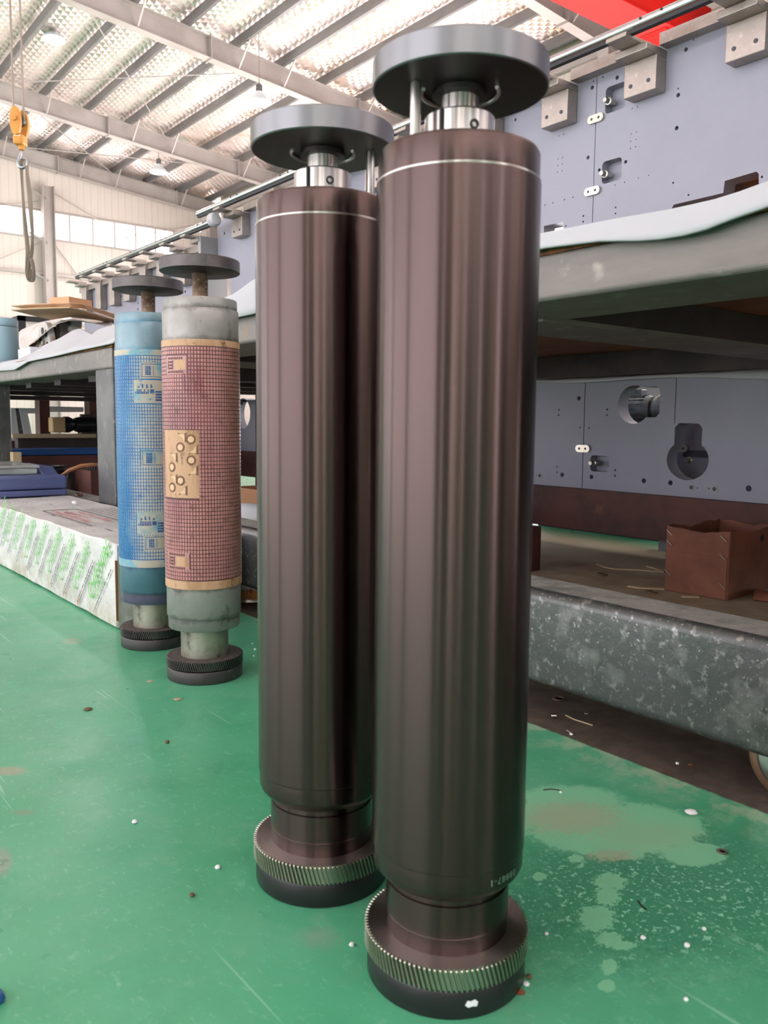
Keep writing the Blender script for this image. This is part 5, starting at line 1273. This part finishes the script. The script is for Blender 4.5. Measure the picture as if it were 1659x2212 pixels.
tag(MB().tube(pl, .0009, 6).build('thread_offcut', M['black_line']), 'thin black thread on the green floor right of the nearest roller', 'thread')
pl = [onz(x, y, .001) for x, y in ((1378, 1946), (1385, 1956), (1396, 1965))]
tag(MB().tube(pl, .0013, 6).build('thread_offcut', M['black_line']), 'short black thread curl on the dark green floor at the right', 'thread')
for x, y, lab in ((1301, 1243, 'dark scrap ring on the bare floor left of the carton'), (1408, 1281, 'tiny dark ring on the bare floor in front of the carton')):
    c = onz(x, y); tag(MB().lathe([(.012, 0), (.024, 0), (.024, .006), (.012, .006), (.012, 0)], 18).build('scrap_ring', M['debris_brown'], loc=(c.x, c.y, .001), rot=(.15, .1, 0)), lab, 'ring', 'dark rings on the bare floor')

# ================================================================== OVERHEAD: CRANE, HOOK, SLING, LAMPS
crn = thing('overhead_crane', 'red overhead crane girder under the roof at the upper right', 'crane', (0, 0, 0))
GY0, GY1, GZ0, GZ1 = 6.85, 7.43, 6.0, 6.55
MB().box(-6, 11.3, GY0+.06, GY1-.06, GZ0+.02, GZ1).build('girder', M['crane_red'], crn)
MB().box(-6, 11.3, GY0, GY1, GZ0-.004, GZ0+.018).build('bottom_flange', M['crane_red'], crn)
MB().box(10.9, 11.85, GY0-1.0, GY1+1.0, 5.62, 5.99).build('end_carriage', M['crane_red'], crn)
MB().prism([(10.2, GZ0-.01), (10.9, GZ0-.01), (10.9, 5.66), (10.75, 5.66)], 'y', GY0+.06, GY1-.06).build('end_gusset', M['crane_red'], crn)
hb = ray(42, 265); hk = CO + hb*7.2
sc = 7.2/F_PX                                                  # metres per pixel at the hook
hr = thing('hook_block', 'yellow crane hook block hanging from two wire ropes at the upper left', 'hook', (hk.x, hk.y, hk.z), -YAW)
pxm = lambda v: v*sc/5.267
mb = MB()
def oval(w, h0, h1, n=20): return [(w*math.cos(2*PI*i/n), (h1 if math.sin(2*PI*i/n) > 0 else h0)*math.sin(2*PI*i/n)) for i in range(n)]
for y0, y1, w, nm in ((-.075, -.030, pxm(62), 'cheek_plate'), (.030, .075, pxm(62), 'cheek_plate')):
    MB().prism([(x - pxm(12 if y0 < 0 else -18), z) for x, z in oval(w, pxm(165), pxm(155))], 'y', y0, y1).build(nm, M['hook_yellow'], hr, bevel=.01)
MB().lathe([(.02, -.024), (pxm(66), -.024), (pxm(58), -.004), (pxm(58), .004), (pxm(66), .024), (.02, .024)], 32, axis='y').build('sheave', M['rack_post'], hr, loc=(0, 0, .02))
MB().lathe([(.0, -.095), (pxm(26), -.095), (pxm(26), .085), (.0, .085)], 20, axis='y').build('axle', M['hook_yellow'], hr, loc=(-pxm(12), 0, pxm(15)))
MB().box(-pxm(58), pxm(62), -.06, .06, -pxm(255), -pxm(140)).build('crosshead', M['hook_yellow'], hr, bevel=.02)
MB().box(-pxm(30), pxm(40), -.062, .062, -pxm(170), -pxm(160)).build('crosshead_band', M['zinc'], hr)
MB().lathe([(pxm(32), -pxm(300)), (pxm(36), -pxm(250)), (pxm(30), -pxm(240))], 20).build('swivel_nut', M['hook_yellow'], hr, loc=(pxm(15), 0, 0))
path = [(pxm(12), -pxm(295)), (pxm(10), -pxm(340)), (-pxm(25), -pxm(385)), (-pxm(38), -pxm(440)), (-pxm(15), -pxm(490)), (pxm(25), -pxm(500)), (pxm(62), -pxm(470)), (pxm(70), -pxm(410)), (pxm(60), -pxm(370))]
MB().tube([(x, 0, z) for x, z in path], [pxm(14), pxm(16), pxm(21), pxm(26), pxm(28), pxm(26), pxm(20), pxm(13), pxm(5)], 12).build('hook', M['hook_steel'], hr, subsurf=1)
for x in (-pxm(62), pxm(52)): MB().tube([(x, 0, pxm(30)), (x*.86, 0, 3.6)], .009, 8).build('wire_rope', M['rope'], hr)
# webbing sling looped over the hook
sl_ = thing('lifting_sling', 'grey webbing sling looped over the hook and hanging down', 'sling', (hk.x, hk.y, hk.z), -YAW)
def web(pts, w, name):                                        # pts (x, z, twist) in enlarged-view pixels around the hook centre
    L, R = [], []
    for x, z, tw_ in pts:
        c_ = Vector((pxm(x), 0, -pxm(z))); s_ = Vector((math.cos(tw_), math.sin(tw_), 0))*w/2; L.append(tuple(c_ - s_)); R.append(tuple(c_ + s_))
    return MB().grid([L, R]).build(name, M['sling'], sl_, solid=.006, subsurf=1)
X0_, Z0_ = 222, 345
def sp(x, y, t_): return (x - X0_, y - Z0_, t_)
web([sp(258, 745, 1.2), sp(240, 745, .9), sp(222, 775, .5), sp(226, 860, 1.15), sp(230, 1000, 1.3), sp(236, 1200, 1.3), sp(246, 1420, .9), sp(262, 1650, .35), sp(270, 1790, .25), sp(255, 1900, 1.0), sp(245, 2000, 1.2), sp(258, 2085, .9), sp(290, 2130, .6), sp(325, 2100, .9), sp(332, 2000, 1.1), sp(318, 1900, .6), sp(285, 1800, .5)], pxm(52), 'sling_web')
web([sp(262, 745, 1.2), sp(284, 750, .9), sp(290, 800, .8), sp(290, 880, 1.3), sp(298, 980, .7), sp(310, 1120, .15), sp(316, 1280, .1), sp(325, 1450, .9), sp(330, 1600, 1.35), sp(322, 1740, 1.2), sp(300, 1850, .9), sp(275, 1930, .8), sp(262, 2010, 1.1), sp(270, 2080, .9), sp(292, 2098, .8), sp(305, 2040, 1.1), sp(298, 1960, .9)], pxm(56), 'sling_web')
def lamp(px_, py_, Y, label):
    c_ = ony(px_, py_, Y); s_ = 1.0
    o = thing('high_bay_lamp', label, 'lamp', (c_.x, c_.y, c_.z), 0, 'pendant high bay lamps')
    MB().lathe([(.06, .20), (.09, .14), (.14, .10), (.21, .03), (.225, .0), (.218, .0), (.13, .09), (.05, .12)], 40).build('shade', M['lamp_shade'], o)
    MB().lathe([(.035, .20), (.06, .21), (.06, .31), (.03, .34)], 24).build('gear_housing', M['rack_post'], o)
    MB().lathe([(.0, .03), (.055, .045), (.075, .08), (.055, .11), (.0, .115)], 24).build('bulb', M['lamp_glow'], o)
    MB().tube([(0, 0, .33), (0, 0, roof_z(c_.x) + .63 - c_.z)], .008, 6).build('cord', M['rope'], o)
    l = bpy.data.lights.new('lamp_light', 'AREA'); l.shape = 'DISK'; l.size = .36; l.energy = 90; l.color = (1, .98, .95); l.spread = PI*.85
    lo = bpy.data.objects.new('lamp_light', l); COL.objects.link(lo); lo.parent = o; lo.location = (0, 0, -.01)
lamp(116, 86, 17.4, 'pendant lamp at the upper left, beside the crane hook ropes')
lamp(560, 222, 14.2, 'pendant lamp just above the second roller flange')
lamp(343, 373, 20.3, 'pendant lamp low over the far end, above the printing rollers')
